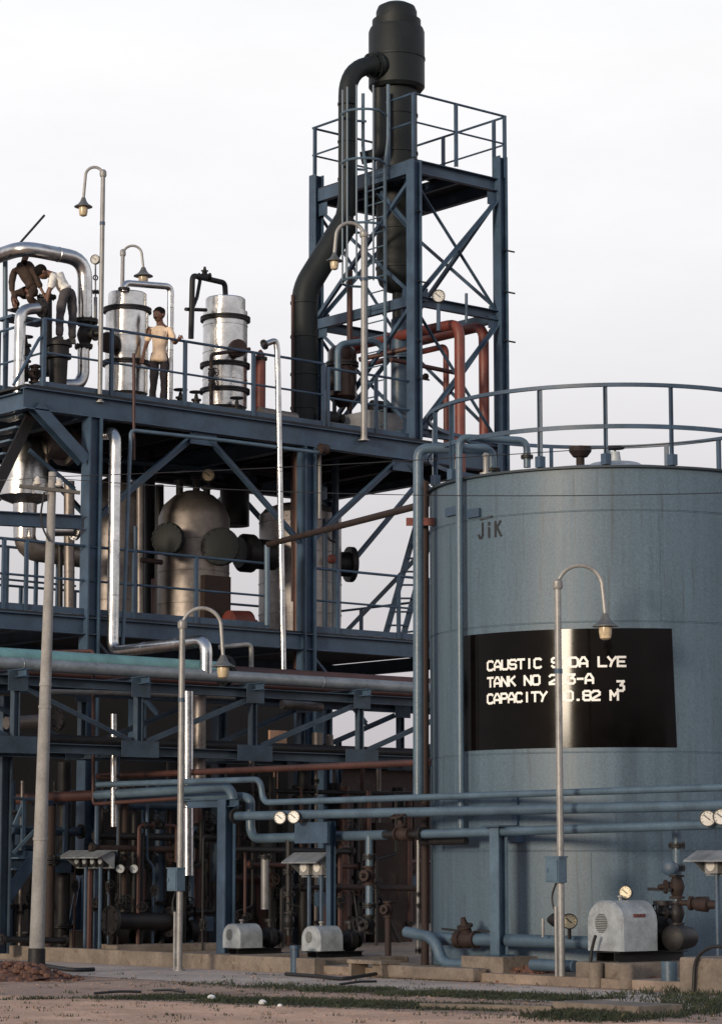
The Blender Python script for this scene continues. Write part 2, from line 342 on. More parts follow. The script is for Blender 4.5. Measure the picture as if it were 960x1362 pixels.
def lamp(label, base, top, span, side, cat='lamp post', r=.045, taper=1.0, drop=.5, box=None, clip=True, m=galv, shade=.17, group='goose-neck lamps around the plant'):
    """goose-neck lamp: pole from base to shoulder height, arch of width SPAN along SIDE"""
    base = V(base); o = thing('gooseneck_lamp', label, cat, base, group); side = V(side).normalized(); R = span/2
    zs = top-R
    b = MB(); sh = V((base.x, base.y, zs))
    b.tube([base, base+UZ*(zs-base.z)*.55, sh], [r*1.0*taper, r*taper, r*.95], 12)
    b.lathe(base, UZ, [(0, r*1.9), (.02, r*1.9), (.02, r*1.2), (.06, r*1.2)], 12)
    b.build('pole', m, o)
    b = MB(); b.lathe(sh-UZ*.02, UZ, [(0, r*1.25), (.03, r*1.5), (.1, r*1.4), (.13, r*.8)], 12); b.build('collar', m, o)
    b = MB(); pts = [sh] + [sh+side*(R-R*math.cos(math.pi*k/14))+UZ*(R*math.sin(math.pi*k/14)) for k in range(1, 15)]; end = pts[-1]-UZ*drop*.55+side*.03
    pts.append(end); b.tube(pts, r*.62, 10); b.build('gooseneck', m, o)
    b = MB(); s = shade; b.lathe(end-UZ*.16, UZ, [(0, s*1.02), (.012, s), (.05, s*.62), (.09, s*.42), (.13, s*.3), (.17, s*.22)], 22); b.build('lamp_shade', lamp_shade_m, o)
    b = MB(); b.lathe(end-UZ*.33, UZ, [(0, s*.2), (.02, s*.42), (.09, s*.5), (.16, s*.5), (.172, s*.4)], 18); b.build('lamp_globe', lamp_glass, o)
    if clip:
        b = MB(); b.lathe(V((base.x, base.y, base.z+(zs-base.z)*.78)), UZ, [(0, r*1.15), (.06, r*1.15)], 12); b.build('band', steel, o)
    if box is not None:
        c = V((base.x-.03, base.y+.05, box)); junction_box(c, (.24, .14, .31), o)
        MB().tube([c-UZ*.16, c-UZ*.32+V((0, .09, 0)), c-UZ*.5+V((0, .05, 0)), c-UZ*.55-V((0, .03, 0))], .013, 8, .1).build('cable', black_paint, o)
        MB().tube([V((base.x-.05, base.y+.04, base.z)), V((base.x-.05, base.y+.04, box-.45))], .022, 8).build('conduit', galv, o)
    return o

# ================================================================== storage tank
TD = 36.58; tc = onD(815, 1155, TD); TC = V((tc.x, tc.y, 0)); TR = 2.58; TZ = 6.80; TB = .12
def TP(a, z, r=TR):
    """point on the tank: angle a from the side that faces the camera, positive towards image right"""
    return TC + (-FH*math.cos(a) + RH*math.sin(a))*r + UZ*z
def tank_hit(x, y, r=TR):
    d = ray(x, y); o = CAM-TC; A = d.x**2+d.y**2; B = 2*(o.x*d.x+o.y*d.y); Cc = o.x**2+o.y**2-r*r
    t = (-B-math.sqrt(max(0, B*B-4*A*Cc)))/(2*A); p = CAM+d*t; q = p-TC
    return math.atan2(q.dot(RH), -q.dot(FH)), p.z
tank = thing('storage_tank', 'large round blue-grey steel tank with black name board and railed roof', 'storage tank', (TC.x, TC.y, TB))
b = MB(); NS = 144
prof = [(TB, TR)]
for z in (1.68, 2.98, 4.72, 6.22): prof += [(z-.012, TR), (z-.008, TR+.006), (z-.001, TR+.004), (z+.001, TR-.009), (z+.007, TR-.009), (z+.009, TR)]
prof += [(TZ, TR)]
b.rings([[TP(2*math.pi*j/NS, z, r) for j in range(NS)] for z, r in prof], caps=False); b.build('shell', tank_paint, tank, ang=25)
for a, z0, z1 in [(9.7, 4.73, 6.21), (38, 2.99, 4.71), (-70, 1.69, 2.97), (52, 1.69, 2.97), (-64, 4.73, 6.21), (-12, .14, 1.67), (46, .14, 1.67), (120, 4.73, 6.2), (180, 3.3, 4.7)]:
    b = MB(); a = math.radians(a); b.prism([TP(a-.0022, z0, TR+.001), TP(a+.0022, z0, TR+.001), TP(a+.0022, z0, TR+.007), TP(a-.0022, z0, TR+.007)], UZ*(z1-z0)); b.build('weld_seam', tank_paint, tank, smooth=False)
b = MB()
b.rings([[TP(2*math.pi*j/NS, z, r) for j in range(NS)] for z, r in [(TZ-.005, TR-.03), (TZ-.005, TR+.06), (TZ+.025, TR+.06), (TZ+.025, TR-.03)]], caps=False, closed=True); b.build('curb_ring', tank_dark, tank)
b = MB(); b.rings([[TP(2*math.pi*j/72, TZ+.02+.3*(1-(r/(TR-.03))**2), max(r, .01)) for j in range(72)] for r in (TR-.03, 2.2, 1.6, 1.2, .8, .4, 0)], caps=False); b.build('roof', steel_light, tank)
# name board
bl, bt = tank_hit(609, 842); _, bb = tank_hit(748, 995); br, _ = tank_hit(893, 836); br2, bb2 = tank_hit(900, 997); bt = tank_hit(748, 837)[1]
b = MB(); n = 48; rows = 10; vs = []
for i in range(rows+1):
    for j in range(n+1):
        t = i/rows; a = bl+((br+(br2-br)*(1-t))-bl)*j/n; vs.append(TP(a, bb+(bt-bb)*t, TR+.005))
b.add(vs, [(i*(n+1)+j, i*(n+1)+j+1, (i+1)*(n+1)+j+1, (i+1)*(n+1)+j) for i in range(rows) for j in range(n)]); board = b.build('name_board', board_black, tank)
GL = {'C': [[(.66,.9),(.52,1),(.16,1),(0,.84),(0,.16),(.16,0),(.52,0),(.66,.1)]], 'A': [[(0,0),(0,.55),(.25,1),(.45,1),(.7,.55),(.7,0)],[(0,.33),(.7,.33)]],
 'U': [[(0,1),(0,.15),(.15,0),(.55,0),(.7,.15),(.7,1)]], 'S': [[(.7,.86),(.56,1),(.14,1),(0,.88),(0,.62),(.14,.5),(.56,.5),(.7,.38),(.7,.12),(.56,0),(.14,0),(0,.14)]],
 'T': [[(0,1),(.7,1)],[(.35,1),(.35,0)]], 'I': [[(.35,0),(.35,1)]], 'O': [[(.15,0),(.55,0),(.7,.15),(.7,.85),(.55,1),(.15,1),(0,.85),(0,.15),(.15,0)]],
 'D': [[(0,0),(0,1),(.5,1),(.7,.8),(.7,.2),(.5,0),(0,0)]], 'L': [[(0,1),(0,0),(.7,0)]], 'Y': [[(0,1),(.35,.5),(.7,1)],[(.35,.5),(.2,0)]], 'E': [[(.7,1),(0,1),(0,0),(.7,0)],[(0,.5),(.58,.5)]],
 'N': [[(0,0),(0,1),(.7,0),(.7,1)]], 'K': [[(0,0),(0,1)],[(.65,1),(0,.45)],[(.2,.6),(.7,0)]], '2': [[(0,.85),(.14,1),(.56,1),(.7,.85),(.7,.6),(0,.15),(0,0),(.7,0)]],
 '0': [[(.15,0),(.55,0),(.7,.15),(.7,.85),(.55,1),(.15,1),(0,.85),(0,.15),(.15,0)]], '3': [[(0,1),(.7,1),(.35,.58),(.56,.58),(.7,.44),(.7,.14),(.56,0),(.14,0),(0,.14)]],
 '-': [[(.1,.5),(.6,.5)]], 'P': [[(0,0),(0,1),(.55,1),(.7,.85),(.7,.6),(.55,.45),(0,.45)]], '9': [[(.1,0),(.5,0),(.7,.2),(.7,.85),(.55,1),(.15,1),(0,.85),(0,.6),(.15,.46),(.7,.46)]],
 '8': [[(.14,.53),(0,.66),(0,.87),(.14,1),(.56,1),(.7,.87),(.7,.66),(.56,.53),(.14,.53),(0,.4),(0,.13),(.14,0),(.56,0),(.7,.13),(.7,.4),(.56,.53)]], '.': [[(.28,.04),(.42,.04)]], 'M': [[(0,0),(0,1),(.35,.45),(.7,1),(.7,0)]], 'J': [[(0,.2),(.15,0),(.4,0),(.55,.2),(.55,1)]], 'i': [[(.3,0),(.3,.62)],[(.3,.85),(.3,.98)]]}
def lettering(text, x0, x1, y0, h, parent, m=white_paint, wt=.25, fill=.8, name='lettering', lift=.009):
    """text on the shell; x0..x1, y0: where its base line starts and ends in the photo"""
    a0, z0 = tank_hit(x0, y0); a1, _ = tank_hit(x1, y0); b = MB(); k = 0; pitch = (a1-a0)/(len(text)-.25)
    for i, ch in enumerate(text):
        if ch == ' ': b.build(name, m, parent, smooth=False); b = MB()
        for st in GL.get(ch, []):
            for (ax, ay), (cx, cy) in zip(st, st[1:]):
                k += 1; rr = TR+lift+.0002*(k % 9)
                f = lambda x, y: ((a0+pitch*(i+x/.7*fill))*TR, z0+y*h)
                (u0, w0), (u1, w1) = f(ax, ay), f(cx, cy); dx, dy = u1-u0, w1-w0; L = math.hypot(dx, dy); dx, dy = dx/L, dy/L; t = h*wt/2; e = t*.75
                q = [(u0-dx*e-dy*t, w0-dy*e+dx*t), (u0-dx*e+dy*t, w0-dy*e-dx*t), (u1+dx*e+dy*t, w1+dy*e-dx*t), (u1+dx*e-dy*t, w1+dy*e+dx*t)]
                b.add([TP(u/TR, w, rr) for u, w in q], [(0, 1, 2, 3)])
    return b.build(name, m, parent, smooth=False)
lettering('CAUSTIC SODA LYE', 649, 831, 892, .12, board); lettering('TANK NO 203-A', 649, 788, 914, .12, board); lettering('CAPACITY 90.82 M', 649, 821, 936, .12, board)
lettering('3', 821, 829.5, 919, .125, board, fill=.75)
lettering('JiK', 637, 668, 716, .2, tank, black_paint, .17, .62, 'stencil_mark'); 
b = MB(); a, z = tank_hit(646, 689)
b.prism([TP(a-.04, z-.03, TR+.002), TP(a+.05, z-.01, TR+.002), TP(a+.05, z-.01, TR+.006), TP(a-.04, z-.03, TR+.006)], UZ*.035); b.build('stencil_mark', black_paint, tank, smooth=False)
# guard railing on the rim
gr = MB(); RR = TR+.02; angs = [math.radians(x) for x in (-75, -62)] + [math.radians(-26+20*k) for k in range(0, 15)]
top = 1.13
b = MB(); b.rings([[TP(2*math.pi*j/120, TZ+top+dz, RR+dr) for j in range(120)] for dr, dz in ((-.025, -.025), (.025, -.025), (.025, .025), (-.025, .025))], caps=False, closed=True); grail = b.build('guard_rail', steel, tank)
b = MB(); b.rings([[TP(2*math.pi*j/120, TZ+.56+dz, RR+dr) for j in range(120)] for dr, dz in ((-.012, -.03), (.012, -.03), (.012, .03), (-.012, .03))], caps=False, closed=True); b.build('mid_rail', steel, grail)
for i, a in enumerate(angs):
    b = MB(); p = TP(a, TZ+.04, RR); b.beam(p, p+UZ*(top-.06), .06, .05, 'L', up=(TP(a, 0, 1)-TC)); b.box(p+UZ*.07-FH*.0, (.1, .1, .15)); b.build('post', steel, grail, smooth=False)
# roof fittings
p = TC + RH*.11 + UZ*(TZ+.33)
b = MB(); b.lathe(p, UZ, [(-.1, .5), (.04, .48), (.12, .36), (.15, .12), (.15, .09), (.3, .07)], 28); mh = b.build('roof_manhole', hood_mat, tank); handwheel(p+UZ*.36, UZ, .13, mh, dark_iron, .1)
p = TP(math.radians(-24), TZ+.1, 1.2)
b = MB(); b.lathe(p, UZ, [(0, .06), (.28, .06), (.28, .1), (.36, .16), (.42, .16), (.44, .05)], 20); b.build('roof_vent', rusty, tank)
# bracket plates
for x0, x1, y in ((596, 614, 682), (624, 640, 684)):
    a0, z0 = tank_hit(x0, y); a1, _ = tank_hit(x1, y); b = MB(); b.prism([TP(a0, z0-.06, TR+.003), TP(a1, z0-.06, TR+.003), TP(a1, z0-.06, TR+.05), TP(a0, z0-.06, TR+.05)], UZ*.12); b.build('pipe_bracket', steel, tank, smooth=False)
for x, y0, y1 in ((687, 1052, 1098),):
    a0, z0 = tank_hit(x-3, y1); a1, z1 = tank_hit(x+3, y0); b = MB(); b.prism([TP(a0, z0, TR+.003), TP(a1, z0, TR+.003), TP(a1, z0, TR+.06), TP(a0, z0, TR+.06)], UZ*(z1-z0)); b.box(TP((a0+a1)/2, z0-.12, TR+.04), (.2, .2, .22)); b.build('pipe_bracket', steel, tank, smooth=False)
# two riser pipes beside the tank that turn over into the roof
q0 = onD(556, 1066, 35.6); q1 = onD(556, 596, 35.6)
n1 = TP(math.radians(-62), TZ+.1, 1.95)
pipe('riser_pipe', 'tall thick blue riser pipe beside the tank edge, bent over onto its roof', [q0, q1, V((n1.x, n1.y, q1.z)), n1], .072, pipe_blue, .16, fl=(0,), ends=[(n1+UZ*.12, UZ)])
a, _ = tank_hit(622, 900); p0 = TP(a, 1.95, TR+.13); p1 = TP(a, onD(622, 578, 34.8).z, TR+.13); n2 = TP(math.radians(-44), TZ+.3, 1.8)
pipe('riser_pipe', 'slim blue riser pipe strapped to the tank front, hooked over its rim', [p0, p1, V((n2.x, n2.y, p1.z)), n2-UZ*.1], .05, pipe_blue, .14, ends=[(n2+UZ*.05, UZ)])
q0 = onD(565, 1275, 36.2); q1 = onD(565, 640, 36.2)
pipe('drain_pipe', 'straight rust-brown pipe standing behind the thick blue riser', [V((q0.x, q0.y, .1)), q1], .055, rusty)
a = onD(540, 694, 36.0); c = onD(578, 694, 36.0)
b = MB(); b.beam(a, c, .05, .11); tag(b.build('bracket_plate', red_pipe, loc=a, smooth=False), 'short red-brown bracket plate between the risers and the tank edge', 'bracket')
for k, (px, lab) in enumerate([(590, 'short pale stub nozzle on the tank rim beside the corner posts'), (632, 'short pale stub nozzle on the tank rim between the two risers')]):
    a, _ = tank_hit(px, 640); p = TP(a, TZ+.05, TR-.2); b = MB(); b.lathe(p, UZ, [(0, .09), (.04, .09), (.04, .04), (.25, .04), (.28, .055), (.32, .03)], 12); tag(b.build('vent_nozzle', galv, loc=p), lab, 'nozzle')
# ================================================================== main process frame
YF, YR = 36.8, 42.2; DZ = onY(135, 528.5, YF).z; L2 = onY(120, 822, YF).z
print('DZ', DZ, 'L2', L2)
CX = [onY(121, 700, YF).x, onY(408, 700, YF).x]; BAY = CX[1]-CX[0]; CX.append(CX[1]+BAY); print('CX', CX)
XL = onY(31, 520, YF).x; XR = CX[2]+.15
frame = thing('process_structure', 'two-storey blue-grey steel process structure carrying the silver vessels', 'steel structure', (CX[0], YF, 0))
def fbeam(name, p, q, w, h, kind='I', up=UZ, m=steel): b = MB(); b.beam(p, q, w, h, kind, up); return b.build(name, m, frame, smooth=False)
for i, x in enumerate(CX):
    for y in (YF, YR):
        c = MB(); c.beam((x, y, .3), (x, y, DZ-.39), .27, .26, 'H', up=V((0, 1, 0))); co = c.build('column', steel, frame, smooth=False)
        b = MB(); b.box((x, y, .33), (.6, .6, .04))
        for s in (-1, 1):
            for dx in (-.06, .06): b.prism([V((x+s*.14, y+dx, .35)), V((x+s*.32, y+dx, .35)), V((x+s*.14, y+dx, 1.3))], V((0, .02, 0)))
        b.build('base_gusset', steel, co, smooth=False)
for y in (YF, YR):
    fbeam('deck_beam', (XL, y, DZ-.2), (XR, y, DZ-.2), .2, .38)
    fbeam('floor_beam', (XL-3, y, L2-.15), (XR+.1, y, L2-.15), .18, .3)
for x in [XL+.1]+CX:
    fbeam('cross_beam', (x, YF+.11, DZ-.22), (x, YR-.11, DZ-.22), .18, .32); fbeam('cross_beam', (x, YF+.1, L2-.17), (x, YR-.1, L2-.17), .16, .26)
for k in range(12):
    x = XL+.6+k*.95
    if x < XR: fbeam('joist', (x, YF+.12, DZ-.12), (x, YR-.12, DZ-.12), .1, .18, m=deck_mat)  # joists take the dark deck colour to paint in the soffit shade
b = MB(); b.box(((XL+XR)/2, (YF+YR)/2, DZ+.02), (XR-XL, YR-YF+.16, .04)); b.build('deck_plate', deck_mat, frame, smooth=False)
b = MB(); b.box(((XL-3+XR)/2, (YF+YR)/2, L2+.02), (XR-XL+3, YR-YF+.1, .04)); b.build('floor_plate', deck_mat, frame, smooth=False)
zt = DZ-.42
for c0 in (0, 1):
    xa, xb = CX[c0], CX[c0+1]; xm = (xa+xb)/2; zb = onY(180, 640, YF).z-.75
    for y in (YF+.02, YR-.02):
        fbeam('brace', (xa+.13, y, zb), (xm-.12, y, zt), .13, .12, 'L', up=V((0, -1, 0))); fbeam('brace', (xb-.13, y, zb), (xm+.12, y, zt), .13, .12, 'L', up=V((0, -1, 0)))
        b = MB(); b.box((xm, y-.02, zt-.04), (.6, .016, .3)); b.build('gusset_plate', steel, frame, smooth=False)
    for (yy) in (YF,):
        fbeam('brace', (xa+.13, yy+.02, L2-.35), (xa+1.5, yy+.02, L2-1.6), .1, .1, 'L')
fbeam('knee_brace', onY(46, 540, YF), onY(112, 613, YF), .2, .2, 'C', up=V((0, -1, 0))); fbeam('strut', onY(40, 598, YF+.3), onY(101, 650, YF+.3), .09, .08, 'L')
# side braces at the right end
fbeam('brace', (CX[2], YF+.2, DZ-.6), (CX[2], YR-.2, L2+.3), .11, .1, 'L', up=V((1, 0, 0)))
p, q = onY(470, 748, 40.5), onY(553, 648, 40.5); fbeam('brace', p, q, .12, .12, 'L', up=V((0, -1, 0)))
# gallery beam at the left, between floors
fbeam('gallery_beam', onY(-30, 688, YF), onY(108, 695, YF), .16, .24)
fbeam('gallery_beam', onY(-30, 1143, 35.9), onY(95, 1150, 35.9), .16, .3)
# concrete footings
for px, py0, py1, w, lab in [(105, 1237, 1266, .95, 'pale concrete footing block under the flared foot of the steel column')]:
    b = MB(); b.box((CX[0]-.1, YF-.05, .2), (1.0, .9, .42)); tag(b.build('footing_block', concrete, loc=(CX[0], YF, .1), smooth=False), lab, 'footing')
b = MB(); b.box((CX[0]-1.35, YF+.1, .2), (1.2, .8, .36)); tag(b.build('footing_block', concrete, loc=(CX[0]-1.3, YF, .1), smooth=False), 'long low stained concrete footing beside the column block, near the pole', 'footing')
b = MB(); b.box((CX[1], YF, .2), (.9, .8, .4)); tag(b.build('footing_block', concrete, loc=(CX[1], YF, .1), smooth=False), 'concrete footing under the middle steel column', 'footing')

# railings of the top deck
xc = onY(58, 480, YF+.05).x; z = DZ+.04
px_ = lambda x, Y=YF+.05: onY(x, 500, Y).x
railing('blue guard railing along the front edge of the top deck', [(xc, YF+.05, z), (onY(432, 500, YF+.05).x, YF+.05, z)], 1.22, (.62,), [(px_(x), YF+.05, z) for x in (58, 148, 246, 337, 430)])
railing('short railing at the open stair end of the top deck', [(xc, YF+.12, z), (xc, YF+2.6, z)], 1.22, (.62,), [(xc, YF+.12+d, z) for d in (.6, 1.4, 2.5)])
railing('guard railing along the rear edge of the top deck', [(XL+.1, YR, z), (XR-.2, YR, z)], 1.1, (.55,), [(XL+.3+k*1.3, YR, z) for k in range(9)])
railing('guard railing in front of the tower feet on the top deck', [(px_(434), YF+.05, z), (px_(547), YF+.05, z)], 1.15, (.58,), [(px_(436), YF+.05, z), (px_(500), YF+.05, z)])
p0, p1 = onY(18, 512, YF+.06), onY(54, 447, YF+.06)
b = MB(); b.tube([p0, p1, p1+V((.12, 0, 0))], .03, 8, .08); tag(b.build('stair_handrail', steel, loc=p0), 'sloping handrail at the head of the stair on the top deck', 'handrail')
# railings of the lower floor
z = L2+.04
railing('guard railing along the front of the middle floor, before the vessels', [(px_(-30, YF), YF-.02, z), (onY(352, 760, YF).x, YF-.02, z)], 1.2, (.6,), [(onY(x, 760, YF).x, YF-.02, z) for x in (4, 34, 178, 260, 354)])
railing('guard railing of the middle floor between column and tank', [(onY(417, 760, YF).x, YF-.02, z), (XR+.0, YF-.02, z)], 1.2, (.6,), [(onY(x, 760, YF).x, YF-.02, z) for x in (448, 529, 568)])
railing('guard railing along the far end of the middle floor', [(XR+.05, YF+.1, z), (XR+.05, YR-.1, z)], 1.1, (.5,), [(XR+.05, y, z) for y in (37.6, 39.4, 41.2)])
railing('guard railing along the rear of the middle floor', [(XL-3, YR, z), (XR-.1, YR, z)], 1.1, (.55,), [(XL-2.8+k*1.25, YR, z) for k in range(12)])
railing('guard railing of the stair gallery under the deck corner', [onY(-30, 815, 39.5), onY(100, 826, 39.5)], 1.25, (.65,), [onY(x, 820, 39.5) for x in (8, 47, 76)])
# inclined ladder between floors at the right end
lad = thing('inclined_ladder', 'steep ladder between the floors, seen behind the tall blue riser', 'ladder', onY(524, 850, 39.0))
A0, A1, B0, B1 = onY(511, 850, 39), onY(556, 690, 39), onY(535, 850, 39), onY(579, 690, 39)
for a, c in ((A0, A1), (B0, B1)): MB().beam(a, c, .05, .12).build('stringer', steel, lad, smooth=False)
for k in range(1, 9): t = k/9; MB().beam(A0.lerp(A1, t), B0.lerp(B1, t), .14, .03).build('tread', steel, lad, smooth=False)
# stair under the deck corner
st = thing('stair_flight', 'open steel stair descending from the top deck corner', 'stair', onY(40, 556, 37.2))
for Y in (37.15, 38.05): MB().beam(onY(44, 548, Y), onY(-25, 690, Y), .05, .2).build('stringer', dark_iron, st, smooth=False)
for k in range(8):
    t = (k+.5)/8; p = onY(44, 548, 37.15).lerp(onY(-25, 690, 37.15), t); MB().box(p+V((0, .45, .08)), (.27, .84, .035)).build('tread', steel_light, st, smooth=False)
st = thing('stair_flight', 'lower steel stair rising at the foot of the structure behind the pole', 'stair', onY(0, 1225, 35.6))
for Y in (35.4, 36.1): MB().beam(onY(-25, 1245, Y), onY(46, 1140, Y), .05, .2).build('stringer', steel, st, smooth=False)
for k in range(7):
    t = (k+.5)/7; p = onY(-25, 1245, 35.4).lerp(onY(46, 1140, 35.4), t); MB().box(p+V((0, .35, .07)), (.26, .66, .03)).build('tread', steel_light, st, smooth=False)
railing('lattice railing beside the low stair landing', [onY(-20, 1137, 35.8), onY(92, 1146, 35.8)], .95, (.5,), [onY(x, 1141, 35.8) for x in (2, 30, 86)])
b = MB(); b.beam(onY(2, 1135, 35.82), onY(30, 1072, 35.82), .04, .05); tag(b.build('diagonal_brace', steel_light, loc=onY(2, 1135, 35.82), smooth=False), 'slanting bar filling the low landing railing', 'brace')
b = MB(); b.beam(onY(18, 1135, 35.75), onY(60, 1090, 35.75), .04, .05); tag(b.build('diagonal_brace', steel_light, loc=onY(18, 1135, 35.75), smooth=False), 'second slanting bar beside the pole on the low landing', 'brace')

# ================================================================== evaporator tower
AX = onY(551, 400, YF).x; BX = onY(666, 400, YF).x; TY = 39.85; TT = onY(551, 214, YF).z; TM = onY(551, 399, YF).z
tower = thing('support_tower', 'tall braced blue steel tower with railed platform around the black column', 'steel tower', (AX, YF, DZ))
def tbeam(name, p, q, w, h, kind='I', up=UZ, m=steel): b = MB(); b.beam(p, q, w, h, kind, up); return b.build(name, m, tower, smooth=False)
cor = {'a': (AX, YF), 'b': (BX, YF), 'c': (AX, TY), 'd': (BX, TY)}
for k, (x, y) in cor.items():
    tbeam('leg', (x, y, .3 if k in 'b' else DZ+.04), (x, y, TT+(.5 if k == 'b' else .35 if k == 'c' else .02)), .22, .22, 'H', up=V((0, 1, 0)))
for zz, h in ((TT-.1, .26), (TM, .2), (DZ+.2, .15)):
    for k, l in ('ab', 'ac', 'bd', 'cd'):
        (x0, y0), (x1, y1) = cor[k], cor[l]; d = V((x1-x0, y1-y0, 0)).normalized()*.12
        tbeam('girt', V((x0, y0, zz))+d, V((x1, y1, zz))-d, .12, h, 'C')
for z0, z1 in ((TM+.15, TT-.4), (DZ+.3, TM-.15)):
    for k, l in ('ab', 'ac', 'bd', 'cd'):
        (x0, y0), (x1, y1) = cor[k], cor[l]; d = V((x1-x0, y1-y0, 0)).normalized(); n = d.cross(UZ)*.04
        tbeam('brace', V((x0, y0, z0))+d*.1+n, V((x1, y1, z1))-d*.1+n, .075, .075, 'L'); tbeam('brace', V((x0, y0, z1))+d*.1-n, V((x1, y1, z0))-d*.1-n, .075, .075, 'L')
        for s, (xx, yy), sg in ((z0, (x0, y0), 1), (z1, (x1, y1), -1)):
            b = MB(); b.box(V((xx, yy, s))+d*sg*.2, (.3 if abs(d.x) > .5 else .014, .3 if abs(d.y) > .5 else .014, .26)); b.build('gusset_plate', steel, tower, smooth=False)
EV = V((33.09, 38.30, 0))
b = MB(); hole = .5
for x0, x1, y0, y1 in ((AX-.05, EV.x-hole, YF, TY), (EV.x+hole, BX+.1, YF, TY), (EV.x-hole, EV.x+hole, YF, EV.y-hole), (EV.x-hole, EV.x+hole, EV.y+hole, TY)):
    b.box(((x0+x1)/2, (y0+y1)/2, TT+.04), (x1-x0, y1-y0, .03))
b.build('platform_plate', deck_mat, tower, smooth=False)
for t in (.3, .6): tbeam('joist', (AX+(BX-AX)*t, YF+.1, TT-.08), (AX+(BX-AX)*t, TY-.1, TT-.08), .08, .16)
tbeam('strut', onX(504, 255, AX-.02), onX(543, 300, AX-.02), .09, .09, 'L')
zr = TT+.06; E = .06
railing('tower platform railing on the side facing the tank', [(AX-E, YF-E, zr), (BX+.12, YF-E, zr)], 1.3, (.72,), [(AX-E, YF-E, zr), (AX+(BX-AX)*.46, YF-E, zr), (BX+.08, YF-E, zr)], m=steel, toe=False)
railing('tower platform railing across its far end', [(BX+.12, YF, zr), (BX+.12, TY, zr)], 1.3, (.72,), [(BX+.12, YF+.3, zr), (BX+.12, TY-1.2, zr), (BX+.12, TY, zr)], toe=False)
railing('tower platform railing beside the caged ladder', [(AX-E, TY+.05, zr), (AX-E, TY-1.0, zr)], 1.3, (.72,), [(AX-E, TY-.02, zr), (AX-E, TY-1.0, zr)], toe=False)
railing('short tower platform railing between ladder and corner', [(AX-E, YF+.75, zr), (AX-E, YF, zr)], 1.3, (.72,), [(AX-E, YF+.7, zr)], toe=False)
railing('tower platform railing along the rear behind the black column', [(AX-E, TY+.05, zr), (BX+.1, TY+.05, zr)], 1.3, (.72,), [(AX+.7, TY+.05, zr), (AX+1.6, TY+.05, zr)], toe=False)
# caged ladder
lx = AX-.2; y0, y1 = onX(512, 300, lx).y, onX(487, 300, lx).y
cl = thing('caged_ladder', 'upright ladder with hooped safety cage on the tower side', 'ladder', (lx, y0, DZ))
for y, s in ((y0, -1), (y1, 1)):
    MB().tube([(lx, y, DZ+.1), (lx, y, TT+.05), (lx, y+s*.1, TT+.5), (lx, y+s*.1, TT+1.65)], .035, 8, .15).build('stringer', steel_light, cl)
k = 0; zz = DZ+.4
while zz < TT: MB().cyl((lx, y0, zz), (lx, y1, zz), .014, 6).build('rung', steel_light, cl); zz += .3
ym = (y0+y1)/2; rc = .45
for zz in (TT+1.05, TT+.05, TT-1.25, TT-2.35):
    MB().tube([(lx, y0, zz)] + [(lx-.3-rc*math.sin(math.pi*k/12), ym-rc*math.cos(math.pi*k/12), zz) for k in range(13)] + [(lx, y1, zz)], .026, 6).build('hoop', steel_light, cl)
for k in (1, 4, 6, 8, 11):
    a = math.pi*k/12; MB().cyl((lx-.3-rc*math.sin(a)*.96, ym-rc*math.cos(a)*.96, TT-2.4), (lx-.3-rc*math.sin(a)*.96, ym-rc*math.cos(a)*.96, TT+1.55), .02, 6).build('cage_bar', steel_light, cl)
# evaporator
zD = onD(528, 119, 50.6).z; zb = onD(528, 391, 50.6).z; z1 = onD(528, 38, 50.6).z; z2 = onD(528, 27, 50.6).z; z3 = onD(528, 3, 50.6).z
ev = thing('evaporator_column', 'black evaporator column topped by a wide capped vapour drum', 'process vessel', (EV.x, EV.y, zb))
E0 = V((EV.x, EV.y, 0))
MB().lathe(E0, UZ, [(zb, .02), (zb+.06, .22), (zb+.2, .36), (zb+.38, .42), (zD-.9, .42), (zD+.03, .42)], 40).build('column_body', black_ins, ev)
MB().lathe(E0, UZ, [(zD-.02, .40), (zD-.02, .52), (zD+.05, .575), (z1-.08, .575), (z1, .545), (z1+.02, .3)], 44).build('vapour_drum', black_ins, ev)
MB().lathe(E0, UZ, [(z1, .49), (z1+.05, .5), (z2, .5), (z2+.02, .42), (z3-.2, .42), (z3-.1, .38), (z3-.03, .25), (z3, .06), (z3+.03, .05), (z3+.04, .01)], 44).build('drum_cap', black_ins, ev)
for zz in (zb+.5, zb+1.3, zb+2.1, zb+2.9, zb+3.7, zD+.62): MB().lathe(E0, UZ, [(zz, .42+.155*(zz > zD)), (zz+.008, .437+.152*(zz > zD)), (zz+.05, .437+.152*(zz > zD)), (zz+.058, .42+.155*(zz > zD))], 36).build('flange', black_ins, ev)
MB().lathe(E0, UZ, [(zb-.5, .1), (zb+.02, .1)], 14).build('outlet', black_ins, ev)
MB().tube([onD(505, 118, 50.0), onD(505, 205, 50.0), onD(480, 210, 50.0)], .13, 16, .2).build('side_pipe', black_ins, ev)
b = MB(); pts = [onD(519, 85, 50.3), onD(462, 88, 49.7), onD(462, 292, 49.6), onD(405, 385, 49.4), onD(404, 700, 49.4)]
rad = [.19]
dn = thing('vapour_pipe', 'thick black vapour pipe arching from the drum and kinking down beside the tower', 'pipe', V((pts[-1].x, pts[-1].y, DZ)))
MB().tube(pts[:3]+[pts[2].lerp(pts[3], .35)], .185, 20, .62, n=9).build('pipe_body', black_ins, dn)
MB().tube([pts[2].lerp(pts[3], .0), pts[3], pts[4]], .262, 20, .28, n=5).build('lower_leg', black_ins, dn)
for y_ in (140, 190, 240, 285): MB().lathe(onD(462, y_, 49.65), UZ, [(0, .18), (.008, .2), (.05, .2), (.058, .18)], 24).build('clamp_band', black_ins, dn)
